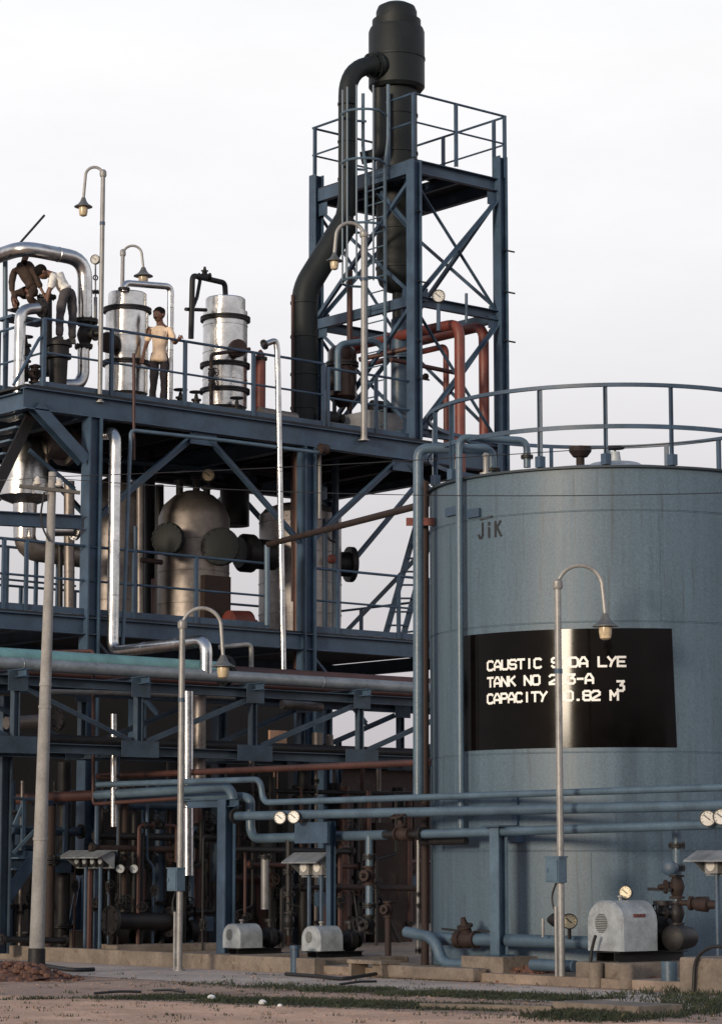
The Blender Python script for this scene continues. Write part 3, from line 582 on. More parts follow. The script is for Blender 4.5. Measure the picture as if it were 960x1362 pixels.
for y_ in (405, 450, 500, 545): MB().lathe(onD(404.5, y_, 49.4), UZ, [(0, .255), (.008, .277), (.05, .277), (.058, .255)], 28).build('clamp_band', black_ins, dn)
flange(onD(501, 86, 50.15), (pts[0]-pts[1]), .27, .1, black_ins, dn); flange(onD(493, 86.5, 50.1), (pts[0]-pts[1]), .25, .06, black_ins, dn)
MB().tube([onD(389, 392, 49.2), onD(389, 800, 49.2)], .03, 8).build('tracer_pipe', brown_pipe, dn)
# red pipes in the tower
def P2(x, y, Y): return onY(x, y, Y)
a = P2(601, 428, 36.45); e = V((a.x, YF+2.6, a.z))
pipe('red_pipe', 'thick red-oxide pipe bending down at the tower, the one beside the gauge', [e, a+V((.18, -.02, 0)), V((a.x+.18, a.y-.02, .1))], .105, red_pipe, .3, fl=(0,), fm=red_pipe)
a = P2(643, 433, 37.1); e = V((a.x, YF+3.2, a.z))
pipe('red_pipe', 'thick red-oxide pipe bending down next to the tower corner leg', [e, a, V((a.x, a.y, L2+.05))], .105, red_pipe, .3)
a = P2(593, 460, 37.6); pipe('red_pipe', 'thin red-oxide pipe elbowing down inside the tower base', [V((a.x, 40, a.z)), a, V((a.x, a.y, DZ+.2))], .06, red_pipe, .16)
pipe('red_pipe', 'level dark red pipe crossing low inside the tower', [P2(520, 478, 37.3), P2(612, 497, 37.3)], .045, brown_pipe)
pipe('red_pipe', 'short dark red stub pipe poking past the tower leg', [P2(545, 500, 36.95), P2(566, 501, 36.95)], .04, brown_pipe, ends=[(P2(566, 501, 36.95), (1, 0, 0))])
pipe('red_pipe', 'upright thin red-brown pipe behind the lamp on the tower', [P2(465, 545, 38.6), P2(465, 360, 38.6)], .06, brown_pipe)
pipe('red_pipe', 'level red-brown pipe joining the small exchanger to the tower', [P2(478, 478, 38.2), P2(548, 462, 37.2)], .05, brown_pipe)
b = MB(); g0 = P2(583, 440, 36.45); gp = thing('pressure_gauge', 'round gauge on a thin stalk above the red pipes in the tower', 'gauge', g0)
MB().tube([g0, P2(583, 404, 36.5)], .04, 10).build('stalk', steel, gp); gauge(P2(583, 394, 36.5), -FH, .13, gp)
pipe('vent_stub', 'thin grey vent stub beside the gauge above the red pipes', [P2(620, 430, 36.6), P2(620, 390, 36.6)], .03, steel)
# exchanger with grey loop at the tower foot
ex0 = P2(455, 545, 38.6); hx = thing('heat_exchanger', 'dark upright exchanger with bottom cone and side flange at the tower foot', 'exchanger', V((ex0.x, ex0.y, DZ)))
zt_, zb_ = P2(455, 462, 38.6).z, P2(455, 528, 38.6).z
MB().lathe(V((ex0.x, ex0.y, 0)), UZ, [(zb_-.22, .06), (zb_-.1, .2), (zb_, .29), (zt_-.1, .29), (zt_, .22), (zt_+.06, .08)], 28).build('vessel_body', mat('brown_cladding', (.035, .02, .016), .3, .6, var=.4), hx)
flange(P2(436, 506, 38.4), (-.9, .4, 0), .2, .16, dark_iron, hx); flange(V((ex0.x, ex0.y, zt_-.35)), UZ, .33, .09, dark_iron, hx)
for dx in (-.2, .2): MB().beam((ex0.x+dx, ex0.y, DZ), (ex0.x+dx, ex0.y, zb_+.1), .06, .06, 'L').build('leg', dark_iron, hx, smooth=False)
pipe('loop_pipe', 'pale grey pipe looped over the dark exchanger at the tower foot', [P2(449, 520, 38.0), P2(449, 458, 38.0), P2(500, 452, 38.0), P2(511, 465, 38.0)], .065, steel_light, .2)
pipe('grey_standpipe', 'fat grey upright pipe with sleeve inside the tower base', [P2(531, 578, 38.2), P2(531, 425, 38.2)], .17, steel, ends=[(P2(531, 475, 38.2), UZ)], fm=steel)
for x0, x1, y0_, y1_, Y, lab in [(432, 478, 560, 580, 37.9, 'low grey machine plinth at the left foot of the tower'), (492, 548, 545, 586, 37.6, 'tall grey machine plinth at the front foot of the tower')]:
    p, q = P2(x0, y0_, Y), P2(x1, y1_, Y); b = MB(); b.box(((p.x+q.x)/2, Y+.4, (p.z+DZ)/2), (q.x-p.x, .8, p.z-DZ)); tag(b.build('machine_plinth', mat('plinth_grey', (.2, .2, .21), .85, var=.3), loc=(p.x, Y, DZ), smooth=False), lab, 'plinth')
    b = MB(); c = V(((p.x+q.x)/2, Y+.35, p.z)); b.lathe(c-V((.22, 0, -.16)), (1, 0, 0), [(0, .05), (.02, .13), (.3, .14), (.32, .07), (.42, .07), (.43, .11), (.5, .11)], 16); b.box(c+UZ*.02, (.45, .22, .04)); tag(b.build('pump_motor', dark_iron, loc=c), 'dark pump motor on the '+('low' if x0 == 432 else 'tall')+' grey plinth at the tower foot', 'motor')
for px, py, leg in ((559, 505, 'a'), (559, 283, 'a'), (559, 376, 'a'), (559, 455, 'a'), (675, 335, 'b'), (675, 390, 'b'), (675, 455, 'b'), (675, 520, 'b')):
    p = onY(px, py, YF); x, y = cor[leg]; MB().cyl((x, y-.09, p.z), (x+.3, y-.09, p.z), .018, 6).build('step_peg', dark_iron, tower)
# ================================================================== top-deck vessels, pipes and people
z = DZ+.04
def bands(b, base, rows): pass
def silver_vessel(label, px, Y, r, ytop, rings, capx, cat='silver vessel'):
    base = onY(px, 520, Y); zt = onY(px, ytop, Y).z; o = thing('silver_vessel', label, cat, V((base.x, Y, z))); c = V((base.x, Y, 0))
    MB().lathe(c, UZ, [(z, r*.8), (z+.32, r*.8), (z+.33, r*.78)], 30).build('skirt', silver_dull, o)
    zr = [onY(px, y, Y).z for y in rings]
    pr = [(z+.3, r*.55), (z+.34, r*.95), (z+.36, r)]
    k = z+.36
    while k < zt-.35:
        k += .52
        if k < zt-.3: pr += [(k-.012, r), (k-.006, r*1.016), (k+.012, r*1.016), (k+.016, r)]
    pr += [(zt-.26, r), (zt-.25, r*.9), (zt-.02, r*.9), (zt, r*.86), (zt+.015, r*.2)]
    MB().lathe(c, UZ, pr, 40).build('shell', silver, o, ang=25)
    for q in zr: MB().lathe(c, UZ, [(q-.04, r*1.0), (q-.04, r*1.13), (q-.005, r*1.13), (q-.004, r*1.03), (q+.004, r*1.03), (q+.005, r*1.13), (q+.04, r*1.13), (q+.04, r)], 40).build('band', dark_iron if len(zr) else silver, o)
    return o, c, zt
V1, c1, zt1 = silver_vessel('fat silver-clad vessel behind the standing worker', 168, 38.0, .395, 390, (413, 484), 160)
# black flanged manway with reddish cover
p = onY(190, 457, 37.5); d = (-FH*.8-RH*.5).normalized()
MB().lathe(V((c1.x, c1.y, p.z))+d*.3, d, [(0, .12), (.22, .12), (.22, .19), (.32, .19), (.33, .1)], 22).build('manway', rusty, V1)
V2, c2, zt2 = silver_vessel('slimmer silver-clad vessel with a dark pipe loop over its top', 299, 38.0, .42, 397, (425, 487, 521), 300)
MB().lathe(V((c2.x, c2.y, onY(300, 470, 38).z)), V((-.2, -1, 0)), [(.3, .11), (.5, .11), (.5, .17), (.6, .17)], 18).build('side_nozzle', rusty, V2)
# V1 overhead pipe
a = onY(165, 376, 37.7); c = onY(227, 381, 37.7)
pipe('overhead_pipe', 'thin silver pipe leaving the fat vessel top and dropping behind the standing worker', [V((a.x, a.y, zt1-.05)), a, c, V((c.x, c.y, z))], .062, silver, .12, fl=(0,), seams=.4)
for t in (.35, .6): pass
# V2 loop
b0 = onY(300, 397, 37.95)
lp = pipe('loop_pipe', 'dark pipe loop with valve over the slimmer silver vessel', [V((b0.x, b0.y, zt2-.03)), onY(299, 376, 37.95), onY(256, 366, 37.6), onY(254, 450, 37.6)], .052, dark_iron, .1, fl=(0,), cat='pipe')
valve(onY(272, 368, 37.75), (1, -.3, .1), .045, (-.2, -.3, 1), lp, wheel=False)
MB().tube([onY(266, 373, 37.7), onY(262, 395, 37.65), onY(256, 410, 37.6)], .035, 8).build('drain_leg', dark_iron, lp)
MB().tube([onY(247, 411, 37.6), onY(274, 412, 37.9)], .035, 8).build('side_branch', dark_iron, lp)
lv = pipe('front_pipe', 'rusty upright pipe with two valves in front of the slimmer silver vessel', [onY(281, 545, 37.35), onY(281, 471, 37.35), onY(332, 464, 37.35)], .035, rusty, .08)
lvt = thing('valve_branch', 'dark valve set on the pipe before the slimmer silver vessel', 'valve', onY(281, 500, 37.3))
valve(onY(281, 497, 37.35), UZ, .038, (-.3, -1, 0), lvt); valve(onY(281, 512, 37.35), UZ, .036, (-.3, -1, 0), lvt)
# other deck valves
for px, lab in ((240, 'small valve with wheel low on the deck beside the worker'), (261, 'dark low valve on the deck just before the slimmer vessel'), (315, 'dark flanged valve by the foot of the slimmer vessel')):
    q = onY(px, 530, 37.3); vt = thing('deck_valve', lab, 'valve', V((q.x, q.y, z))); MB().cyl((q.x-.3, q.y, z+.12), (q.x+.3, q.y, z+.12), .05, 12).build('pipe_stub', dark_iron, vt); valve((q.x, q.y, z+.12), (1, 0, 0), .06, UZ, vt)
b = MB(); q = onY(325, 505, 37.6); vt = thing('rusty_filter', 'rusty red filter pot beside the slimmer vessel', 'filter', V((q.x+.25, q.y, z)))
p0 = onY(346, 540, 37.6); MB().lathe(V((p0.x, p0.y, 0)), UZ, [(z, .1), (onY(346, 478, 37.6).z, .1), (onY(346, 470, 37.6).z, .075), (onY(346, 465, 37.6).z, .02)], 18).build('pot', red_pipe, vt); flange(V((p0.x, p0.y, onY(346, 477, 37.6).z)), UZ, .13, .05, dark_iron, vt)
pipe('hooked_pipe', 'tall thin white-silver pipe hanging past two floors before the deck edge', [onY(349, 459, 36.55), onY(367, 452, 36.5), onY(369, 470, 36.5), onY(377, 892, 36.5)], .055, silver, .09, seams=1.1, fl=(0,))
for x0, x1, lab in ((345, 385, 'pale lagged pipe lying on the deck by the hooked silver pipe'),):
    pipe('lagged_pipe', lab, [onY(x0, 548, 37.2), onY(x1+8, 556, 37.2)], .1, silver_dull)
# left-hand piping
ap = [onY(30, 329, 37.6)+V((0, 3.2, -2.6)), onY(30, 329, 37.6)+V((0, 3.2, 0)), onY(30, 329, 37.6), onY(113, 345, 37.6), onY(113, 430, 37.6)]
pipe('arched_pipe', 'big silver-clad pipe arching over the two bending workers', ap, .135, silver, .36, seams=.75, fl=(4,))
q = onY(113, 512, 37.6); el = thing('elbow_pipe', 'silver upright elbow with dark valve below the arched pipe', 'pipe', V((q.x, q.y, z)))
MB().tube([onY(111, 460, 37.6), onY(111, 500, 37.6), onY(104, 512, 37.6), onY(80, 512, 37.6)], .11, 16, .2).build('pipe_body', silver, el); valve(onY(113, 445, 37.6), UZ, .085, (.4, -1, 0), el, wheel=False); flange(onY(111, 461, 37.6), UZ, .16, .06, dark_iron, el)
pipe('arched_pipe', 'shorter silver pipe hooped above the stair rail at the deck end', [onY(25, 525, 37.2), onY(27, 412, 37.2), onY(58, 409, 37.2)], .1, silver, .2, fl=(2,), seams=.6)
pipe('grey_standpipe', 'pale blue standpipe at the very edge of the deck behind the stair rail', [onY(7, 520, 38.5), onY(7, 340, 38.5)], .045, steel_light)
q = onY(77, 512, 37.45); dr = thing('valve_pot', 'dark flanged pot that the white-shirted worker stands on', 'valve pot', V((q.x, q.y, z)))
zt_ = onY(77, 456, 37.45).z; MB().lathe(V((q.x, q.y, 0)), UZ, [(z, .2), (z+.1, .2), (z+.12, .15), (zt_-.3, .17), (zt_-.28, .23), (zt_-.2, .23), (zt_-.19, .19), (zt_-.07, .19), (zt_-.06, .24), (zt_, .24)], 24).build('pot', dark_iron, dr)
MB().lathe(V((q.x, q.y, 0)), UZ, [(zt_, .22), (zt_+.03, .22)], 24).build('cover', rusty, dr)
for px, py, lab in ((34, 470, 'valve with handwheel below the shorter hooped pipe'), (46, 498, 'rusty valve low by the stair rail of the deck')):
    q = onY(px, py, 37.6); vt = thing('deck_valve', lab, 'valve', q); MB().cyl(q-UZ*.5, q+UZ*.15, .06, 10).build('pipe_stub', dark_iron, vt); valve(q, UZ, .06, (-.5, -.9, 0) if px > 40 else UZ, vt, rusty if px > 40 else dark_iron)
pipe('deck_pipe', 'grey pipe behind the stair rail, level near the deck', [onY(20, 503, 37.9), onY(60, 494, 37.9)], .06, steel); pipe('deck_pipe', 'dark upright pipe between the two bending workers', [onY(62, 500, 38.0), onY(62, 392, 38.0)], .1, dark_iron, fl=(1,))
g0 = onY(127, 440, 37.9); gg = thing('pressure_gauge', 'gauge and siphon beside the arched silver pipe', 'gauge', g0)
MB().tube([g0, onY(127, 395, 37.9)], .035, 8).build('stalk', galv, gg); MB().ring(onY(127, 369, 37.9), (.2, 1, 0), .045, .012, 16).build('siphon', dark_iron, gg); MB().cyl(onY(127, 395, 37.9), onY(127, 352, 37.9), .016, 8).build('stem', galv, gg)
flange(onY(127, 388, 37.9), UZ, .08, .04, dark_iron, gg); gauge(onY(127, 345, 37.9), -FH-RH*.3, .09, gg, dial=galv)
a = onY(8, 344, 37.9); c = onY(59, 286, 37.9); b = MB(); b.cyl(a, c, .022, 8); tag(b.build('long_rod', black_paint, loc=a), 'long dark rod slanting up into the sky above the arched pipe', 'rod')
pipe('drop_pipe', 'thin rust-brown pipe hanging down from the top deck railing', [onY(178, 470, 36.6), onY(178, 612, 36.6)], .028, brown_pipe)
# deck lamps
def lamp_at(label, px, ybase, ytop, spanpx, Y, zb, side, **k):
    q = onY(px, ybase, Y); top = onY(px, ytop, Y).z; D = V((q.x, q.y, 0)).dot(FH); return lamp(label, (q.x, q.y, zb), top, abs(spanpx)*D/FPX, side, **k)
lamp_at('tallest goose-neck lamp on the top deck, its shade drooping over the workers', 133, 520, 221, 24, YF-.02, DZ-.1, -RH, r=.042, drop=.75, shade=.16)
lamp_at('short goose-neck lamp hooked over the fat silver vessel', 161, 520, 326, 26, 38.55, DZ, RH, r=.038, drop=.45, shade=.18)
lamp_at('goose-neck lamp standing against the tower ladder', 484, 576, 296, 38, YF-.12, DZ-.15, -RH, r=.06, drop=.6, shade=.16)
# ------------------------------------------------------------------ people
def skin_mesh(name, pts, edges, mats_, parent, sub=2, root=0):
    me = bpy.data.meshes.new(name); o0 = V(parent['_o']); me.from_pydata([tuple(V(p)-o0) for p, r in pts], edges, [])
    o = bpy.data.objects.new(name, me); COL.objects.link(o); o.parent = parent; o['_o'] = tuple(o0)
    m = o.modifiers.new('skin', 'SKIN'); m.use_smooth_shade = True; m.branch_smoothing = .4
    for i, (p, r) in enumerate(pts):
        rr = r if isinstance(r, tuple) else (r, r); me.skin_vertices[0].data[i].radius = rr
    me.skin_vertices[0].data[root].use_root = True
    s = o.modifiers.new('sub', 'SUBSURF'); s.levels = sub; s.render_levels = sub
    if name != 'body':
        tx = bpy.data.textures.get('folds') or bpy.data.textures.new('folds', 'CLOUDS'); tx.noise_scale = .13
        d = o.modifiers.new('folds', 'DISPLACE'); d.texture = tx; d.strength = .05; d.mid_level = .5; d.texture_coords = 'LOCAL'
    me.materials.append(mats_); return o
def chain(n, start=0): return [(i, i+1) for i in range(start, start+n-1)]
def person(label, base, J, cols, hair=True, group=None, face=None):
    """J: joints in metres (image right, away, up) relative to base"""
    o = thing('person', label, 'person', base, group); W = lambda t: local(base, t[0], t[1], t[2])
    g = {k: W(v) for k, v in J.items() if k not in ('long', 'hem')}
    def lerp(a, b, t): return g[a].lerp(g[b], t)
    # skin body, one continuous mesh
    P = [(g['pelvis'], (.12, .1)), (lerp('pelvis', 'chest', .5), (.115, .09)), (g['chest'], (.13, .1)), (g['neck'], .055), (g['head'], .085), (g['top'], .07)]
    E = chain(6)
    for s in 'lr':
        i = len(P); P += [(g['sh'+s], .055), (g['el'+s], .04), (g['wr'+s], .028), (g['ha'+s], (.036, .018))]; E += [(2, i), (i, i+1), (i+1, i+2), (i+2, i+3)]
        d = (g['ha'+s]-g['wr'+s]).normalized(); sd = d.cross(FH).normalized()
        for k in range(4):
            j = len(P); w = (k-1.5)*.02; P += [(g['ha'+s]+sd*w+d*.035, .009), (g['ha'+s]+sd*w+d*(.065+.01*(k in (1, 2)))-UZ*.01, .008), (g['ha'+s]+sd*w*.9+d*.085-UZ*.025, .007)]; E += [(i+3, j), (j, j+1), (j+1, j+2)]
        j = len(P); P += [(g['wr'+s].lerp(g['ha'+s], .6)+sd*.04, .01), (g['ha'+s]+sd*.055+d*.02, .009)]; E += [(i+2, j), (j, j+1)]
        i = len(P); P += [(g['hi'+s], .08), (g['kn'+s], .055), (g['an'+s], .038), (g['to'+s], .032)]; E += [(0, i), (i, i+1), (i+1, i+2), (i+2, i+3)]
    body = skin_mesh('body', P, E, skin, o)
    # face and hair
    hd = g['head'].lerp(g['top'], .35); fw = (V(face[0]*RH)+face[1]*FH+face[2]*UZ).normalized(); up = (g['top']-g['neck']).normalized(); fw = (fw-up*fw.dot(up)).normalized(); rt = fw.cross(up)
    b = MB()
    b.mat(0).ball(hd+fw*.012, .098, 9, 16, 1.16); b.ball(hd+fw*.105-up*.018, .018, 5, 8, 1.4); b.ball(hd+fw*.04-up*.075, .06, 6, 12, .9)
    for s in (-1, 1): b.ball(hd+rt*s*.098-up*.005, .024, 5, 8, 1.5)
    for s in (-1, 1): b.mat(1).ball(hd+fw*.097+rt*s*.035+up*.012, .014, 4, 8)
    b.mat(1).box(hd+fw*.108-up*.048, (.055, .055, .014)); b.mat(2).box(hd+fw*.1-up*.066, (.05, .05, .01))
    b.build('face', [skin, black_paint, cloth_brown], o)
    b = MB(); b.ball(hd-fw*.022+up*.034, .112, 9, 16, 1.08)
    for k in range(26):
        a = random.uniform(-2.2, 2.2)+math.pi; e = random.uniform(.1, 1.4); b.ball(hd-fw*.02+up*.03+(fw*math.cos(a)*math.cos(e)+rt*math.sin(a)*math.cos(e)+up*math.sin(e))*.098, .03, 4, 7)
    b.build('hair', hair_m, o)
    sm, tm, fm = cols; hem = J.get('hem', .05)
    # shirt
    P = [(g['pelvis'].lerp(g['chest'], hem), (.175, .14) if hem > 0 else (.235, .19)), (lerp('pelvis', 'chest', hem+.2), (.168, .135) if hem > 0 else (.21, .165)), (lerp('pelvis', 'chest', .6), (.158, .125) if hem > 0 else (.185, .145)), (g['chest'], (.155, .125)), (lerp('chest', 'neck', .72), (.085, .08))]; E = chain(5)
    for s in 'lr':
        i = len(P); P += [(g['sh'+s], .078), (lerp('sh'+s, 'el'+s, .85), .066)] + ([(lerp('el'+s, 'wr'+s, .7), .05)] if J.get('long') else []); E += [(3, i)]+chain(len(P)-i, i)
    skin_mesh('shirt', P, E, sm, o, root=2)
    P = [(lerp('pelvis', 'chest', .3), (.145, .115)), (g['pelvis'], (.15, .125))]; E = [(0, 1)]
    for s in 'lr':
        i = len(P); P += [(g['hi'+s], .105), (lerp('hi'+s, 'kn'+s, .5), .092), (g['kn'+s], .078), (lerp('kn'+s, 'an'+s, .5), .072), (lerp('kn'+s, 'an'+s, .96), .07)]; E += [(1, i)]+chain(5, i)
    skin_mesh('trousers', P, E, tm, o, root=1)
    for s in 'lr':
        b = MB(); a, t = g['an'+s], g['to'+s]; d = (t-a); d.z = 0; d.normalize(); zf = J['an'+s][2]-.08+base.z
        c = V((a.x, a.y, zf)); b.prism([c-d*.07+UZ*0, c+d*.19, c+d*.2+UZ*.035, c+d*.1+UZ*.07, c+d*.04+UZ*.1, c-d*.06+UZ*.09], d.cross(UZ)*.09); b.v = [v-d.cross(UZ)*.045 for v in b.v]; b.build('shoe', fm, o)
    return o
def px3(base_px, scale): return lambda x, y, f=0.0: ((x-base_px[0])/scale, f, (base_px[1]-y)/scale)
# standing worker
B = onY(210, 530, 37.25); base = V((B.x, B.y, DZ+.04)); s = 75.0; by = 681-FPX*((base.z-CAMH)/V((base.x, base.y, 0)).dot(FH)-math.tan(PITCH))/(1+((base.z-CAMH)/V((base.x, base.y, 0)).dot(FH))*math.tan(PITCH)); print('deck foot y', by)
SCL = lambda d: {k: (tuple(c*1.11 for c in v) if isinstance(v, tuple) else v) for k, v in d.items()}
person('worker in peach shirt standing at the top deck rail, one hand on it', base, SCL(dict(
    pelvis=(.02, 0, .88), chest=(.04, 0, 1.28), neck=(.02, 0, 1.43), head=(.0, -.02, 1.52), top=(.0, -.02, 1.62), shl=(.17, -.02, 1.33), ell=(.27, -.06, 1.07), wrl=(.34, -.22, 1.1), hal=(.38, -.28, 1.12),
    shr=(-.13, .02, 1.33), elr=(-.2, .05, 1.08), wrr=(-.24, -.08, .9), har=(-.25, -.11, .82), hil=(.1, 0, .84), knl=(.1, -.02, .47), anl=(.09, 0, .09), tol=(.1, -.16, .03), hir=(-.06, 0, .84), knr=(-.06, -.04, .47), anr=(-.1, 0, .09), tor=(-.16, -.14, .03), hem=-.34)),
    (shirt_cream, cloth_black, black_paint), face=(-.55, -.8, -.12))
# bending worker in white shirt, on the pot
q = onY(88, 452, 37.45); base = V((onY(82, 455, 37.45).x, 37.45, zt_+.03)); f = px3((82, 452), 76.0)
person('worker in white shirt and grey trousers bending over the valves', base, dict(
    pelvis=f(88, 384), chest=f(75, 360, -.02), neck=f(63, 358, -.04), head=f(57, 357, -.06), top=f(52, 357, -.08), shl=f(72, 364, -.16), ell=f(66, 386, -.2), wrl=f(62, 404, -.15), hal=f(57, 410, -.12),
    shr=f(70, 360, .16), elr=f(60, 382, .2), wrr=f(54, 400, .14), har=f(50, 406, .12), hil=f(84, 386, -.09), knl=f(80, 418, -.1), anl=f(80, 447, -.08), tol=f(71, 450, -.1), hir=f(94, 386, .09), knr=f(95, 420, .1), anr=f(95, 447, .1), tor=f(86, 450, .1)),
    (shirt_white, cloth_grey, black_paint), face=(-.7, -.1, -.7))
# crouching worker in brown behind the pipe
base = onY(30, 415, 38.3); f = px3((30, 415), 74.0)
person('worker in dark brown clothes stooping behind the arched pipe, face hidden', base, dict(
    pelvis=f(45, 384, .0), chest=f(28, 356, 0), neck=f(32, 342, 0), head=f(34, 334, 0), top=f(35, 326, 0), shl=f(40, 352, -.14), ell=f(50, 372, -.2), wrl=f(58, 392, -.2), hal=f(62, 399, -.2),
    shr=f(18, 356, .05), elr=f(14, 378, .0), wrr=f(18, 396, -.1), har=f(20, 404, -.12), hil=f(48, 388, -.1), knl=f(40, 398, -.32), anl=f(50, 409, -.1), tol=f(44, 413, -.22), hir=f(36, 386, .1), knr=f(18, 392, -.1), anr=f(22, 409, .05), tor=f(16, 413, -.06), long=1),
    (cloth_brown, cloth_brown, black_paint), face=(.4, -.8, -.2))
b = MB(); p = onY(12, 418, 38.2); q = onY(66, 418, 38.2); b.box(((p.x+q.x)/2, 38.35, p.z-.03), (q.x-p.x, .5, .05))
for x in (p.x+.05, q.x-.05): b.box((x, 38.35, (p.z+z)/2), (.06, .06, p.z-z))
tag(b.build('work_stand', steel, loc=(p.x, 38.35, z), smooth=False), 'low steel stand under the stooping worker in brown', 'work stand')
# ================================================================== vessels of the middle floor
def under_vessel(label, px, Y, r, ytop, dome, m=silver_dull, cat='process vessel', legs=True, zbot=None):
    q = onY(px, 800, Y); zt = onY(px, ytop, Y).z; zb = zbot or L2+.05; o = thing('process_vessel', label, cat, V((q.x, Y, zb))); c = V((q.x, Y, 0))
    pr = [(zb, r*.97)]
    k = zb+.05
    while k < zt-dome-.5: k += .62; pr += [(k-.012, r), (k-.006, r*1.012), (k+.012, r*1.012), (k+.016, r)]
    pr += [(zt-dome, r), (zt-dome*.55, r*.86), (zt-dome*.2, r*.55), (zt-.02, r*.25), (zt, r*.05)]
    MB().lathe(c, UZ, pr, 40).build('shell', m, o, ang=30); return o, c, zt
W1, wc, wz = under_vessel('broad lagged vessel with two dark round manways on the middle floor', 257, 39.6, .69, 652, .55)
def manway(o, c, px, py, Y, R, d, reach=.25):
    p = onY(px, py, Y); d = V(d).normalized(); b = MB(); b.lathe(p-d*reach, d, [(0, R*.8), (reach-.06, R*.8), (reach-.06, R), (reach, R), (reach+.01, R*.97), (reach+.05, R*.97), (reach+.06, R*.9)], 32)
    for k in range(16):
        a = d.cross(UZ).normalized(); e = d.cross(a); q = p+(a*math.cos(k*.3927)+e*math.sin(k*.3927))*R*.9; b.cyl(q, q+d*.085, .018, 6)
    return b.build('manway', black_ins, o)
manway(W1, wc, 223, 717, 39.0, .32, (-.85, -.55, 0)); manway(W1, wc, 293, 727, 38.75, .37, (-.64, -.77, 0))
g0 = V((wc.x+.25, wc.y-.15, wz-.12)); gauge(onY(277, 632, 39.0), -FH, .13, W1, stem=g0, dial=dial_yellow)
MB().box(V((wc.x+.02, wc.y-.66, L2+.75)), (.62, .2, .95)).build('lagging_box', rusty, W1, smooth=False)
for dx, h in ((-.35, .3), (.05, .42), (.3, .25)): MB().lathe(V((wc.x+dx, wc.y, 0)), UZ, [(wz-.3, .07), (wz+h-.2, .07), (wz+h-.2, .11), (wz+h-.14, .11)], 12).build('top_nozzle', dark_iron, W1)
MB().lathe(onY(318, 735, 39.5), V((1, -.1, 0)), [(0, .3), (.08, .38), (.28, .38), (.36, .3), (.8, .3)], 24).build('side_nozzle', dark_iron, W1)
W3, c3, z3_ = under_vessel('broad grey lagged vessel half hidden by the middle column, with hose and dark flange', 399, 39.9, .83, 668, .28, vessel_grey)
MB().lathe(onY(447, 750, 39.6), V((.9, -.3, 0)), [(0, .25), (.25, .25), (.25, .36), (.36, .36), (.38, .3)], 22).build('side_flange', dark_iron, W3)
MB().tube([onY(435, 700, 38.9), onY(435, 716, 38.85), onY(445, 722, 38.85), onY(450, 715, 38.9)], .02, 8, .1).build('hose', black_paint, W3)
MB().tube([onY(446, 592, 38.9), onY(446, 845, 38.9)], .07, 10).build('side_pipe', steel, W3)
MB().lathe(onY(440, 744, 38.95), V((-.4, -.9, 0)), [(0, .09), (.1, .09), (.12, .05)], 10).build('drain_valve', red_pipe, W3)
W4, c4, z4_ = under_vessel('dull lagged vessel with cone top between corner column and big silver downpipe', 152, 40.0, .5, 632, .5)
b = MB(); q = onY(318, 822, 38.5); mt = thing('pump_motor', 'rust-red rounded motor on the middle floor beside the broad vessel', 'motor', V((q.x, q.y, L2+.04)))
MB().lathe(V((q.x-.3, q.y, L2+.3)), V((1, 0, 0)), [(0, .1), (.05, .24), (.5, .26), (.55, .12), (.7, .1)], 20).build('motor_body', red_pipe, mt); MB().box((q.x, q.y, L2+.08), (.6, .4, .1)).build('base', dark_iron, mt)
# big shiny vessel under the deck corner with bottom bend
q = onY(34, 640, 39.4); S0 = V((q.x, q.y, 0)); zt = onY(52, 585, 39.4).z; zm = onY(52, 664, 39.4).z
sv = thing('silver_vessel', 'shiny silver vessel hanging under the deck corner above the stair gallery', 'silver vessel', V((q.x, q.y, zm-.4)))
MB().lathe(S0, UZ, [(zm-.75, .2), (zm-.12, .22), (zm-.04, .42), (zm+.02, .5), (zm+.05, .5), (zm+.3, .49), (zm+.31, .43), (zt-.2, .43), (zt-.08, .38), (zt, .22), (zt+.02, .05)], 40).build('shell', silver, sv)
MB().lathe(onY(55, 588, 39.2), V((1, .1, .05)), [(0, .3), (.5, .3), (.5, .4), (.62, .4), (.62, .3), (1.1, .3)], 28).build('side_pipe', silver_dull, sv)
MB().tube([S0+UZ*(zm-.6), S0+UZ*(zm-.95), S0+UZ*(zm-1.0)+V((1.4, 0, 0))], .2, 18, .3).build('bottom_bend', silver_dull, sv)
pipe('cone_nozzle', 'silver cone-ended pipe between the utility pole and the corner column', [onY(70, 706, 38.6), onY(98, 706, 38.4)], .1, silver, ends=[(onY(100, 706, 38.4), (1, 0, 0))], fm=silver)
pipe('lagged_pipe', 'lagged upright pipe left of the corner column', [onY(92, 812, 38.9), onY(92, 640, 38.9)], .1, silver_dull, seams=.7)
pipe('deck_pipe', 'dark pipe with valves standing beside the stair gallery', [onY(80, 815, 39.2), onY(80, 722, 39.2)], .05, dark_iron, fl=(0, 1))
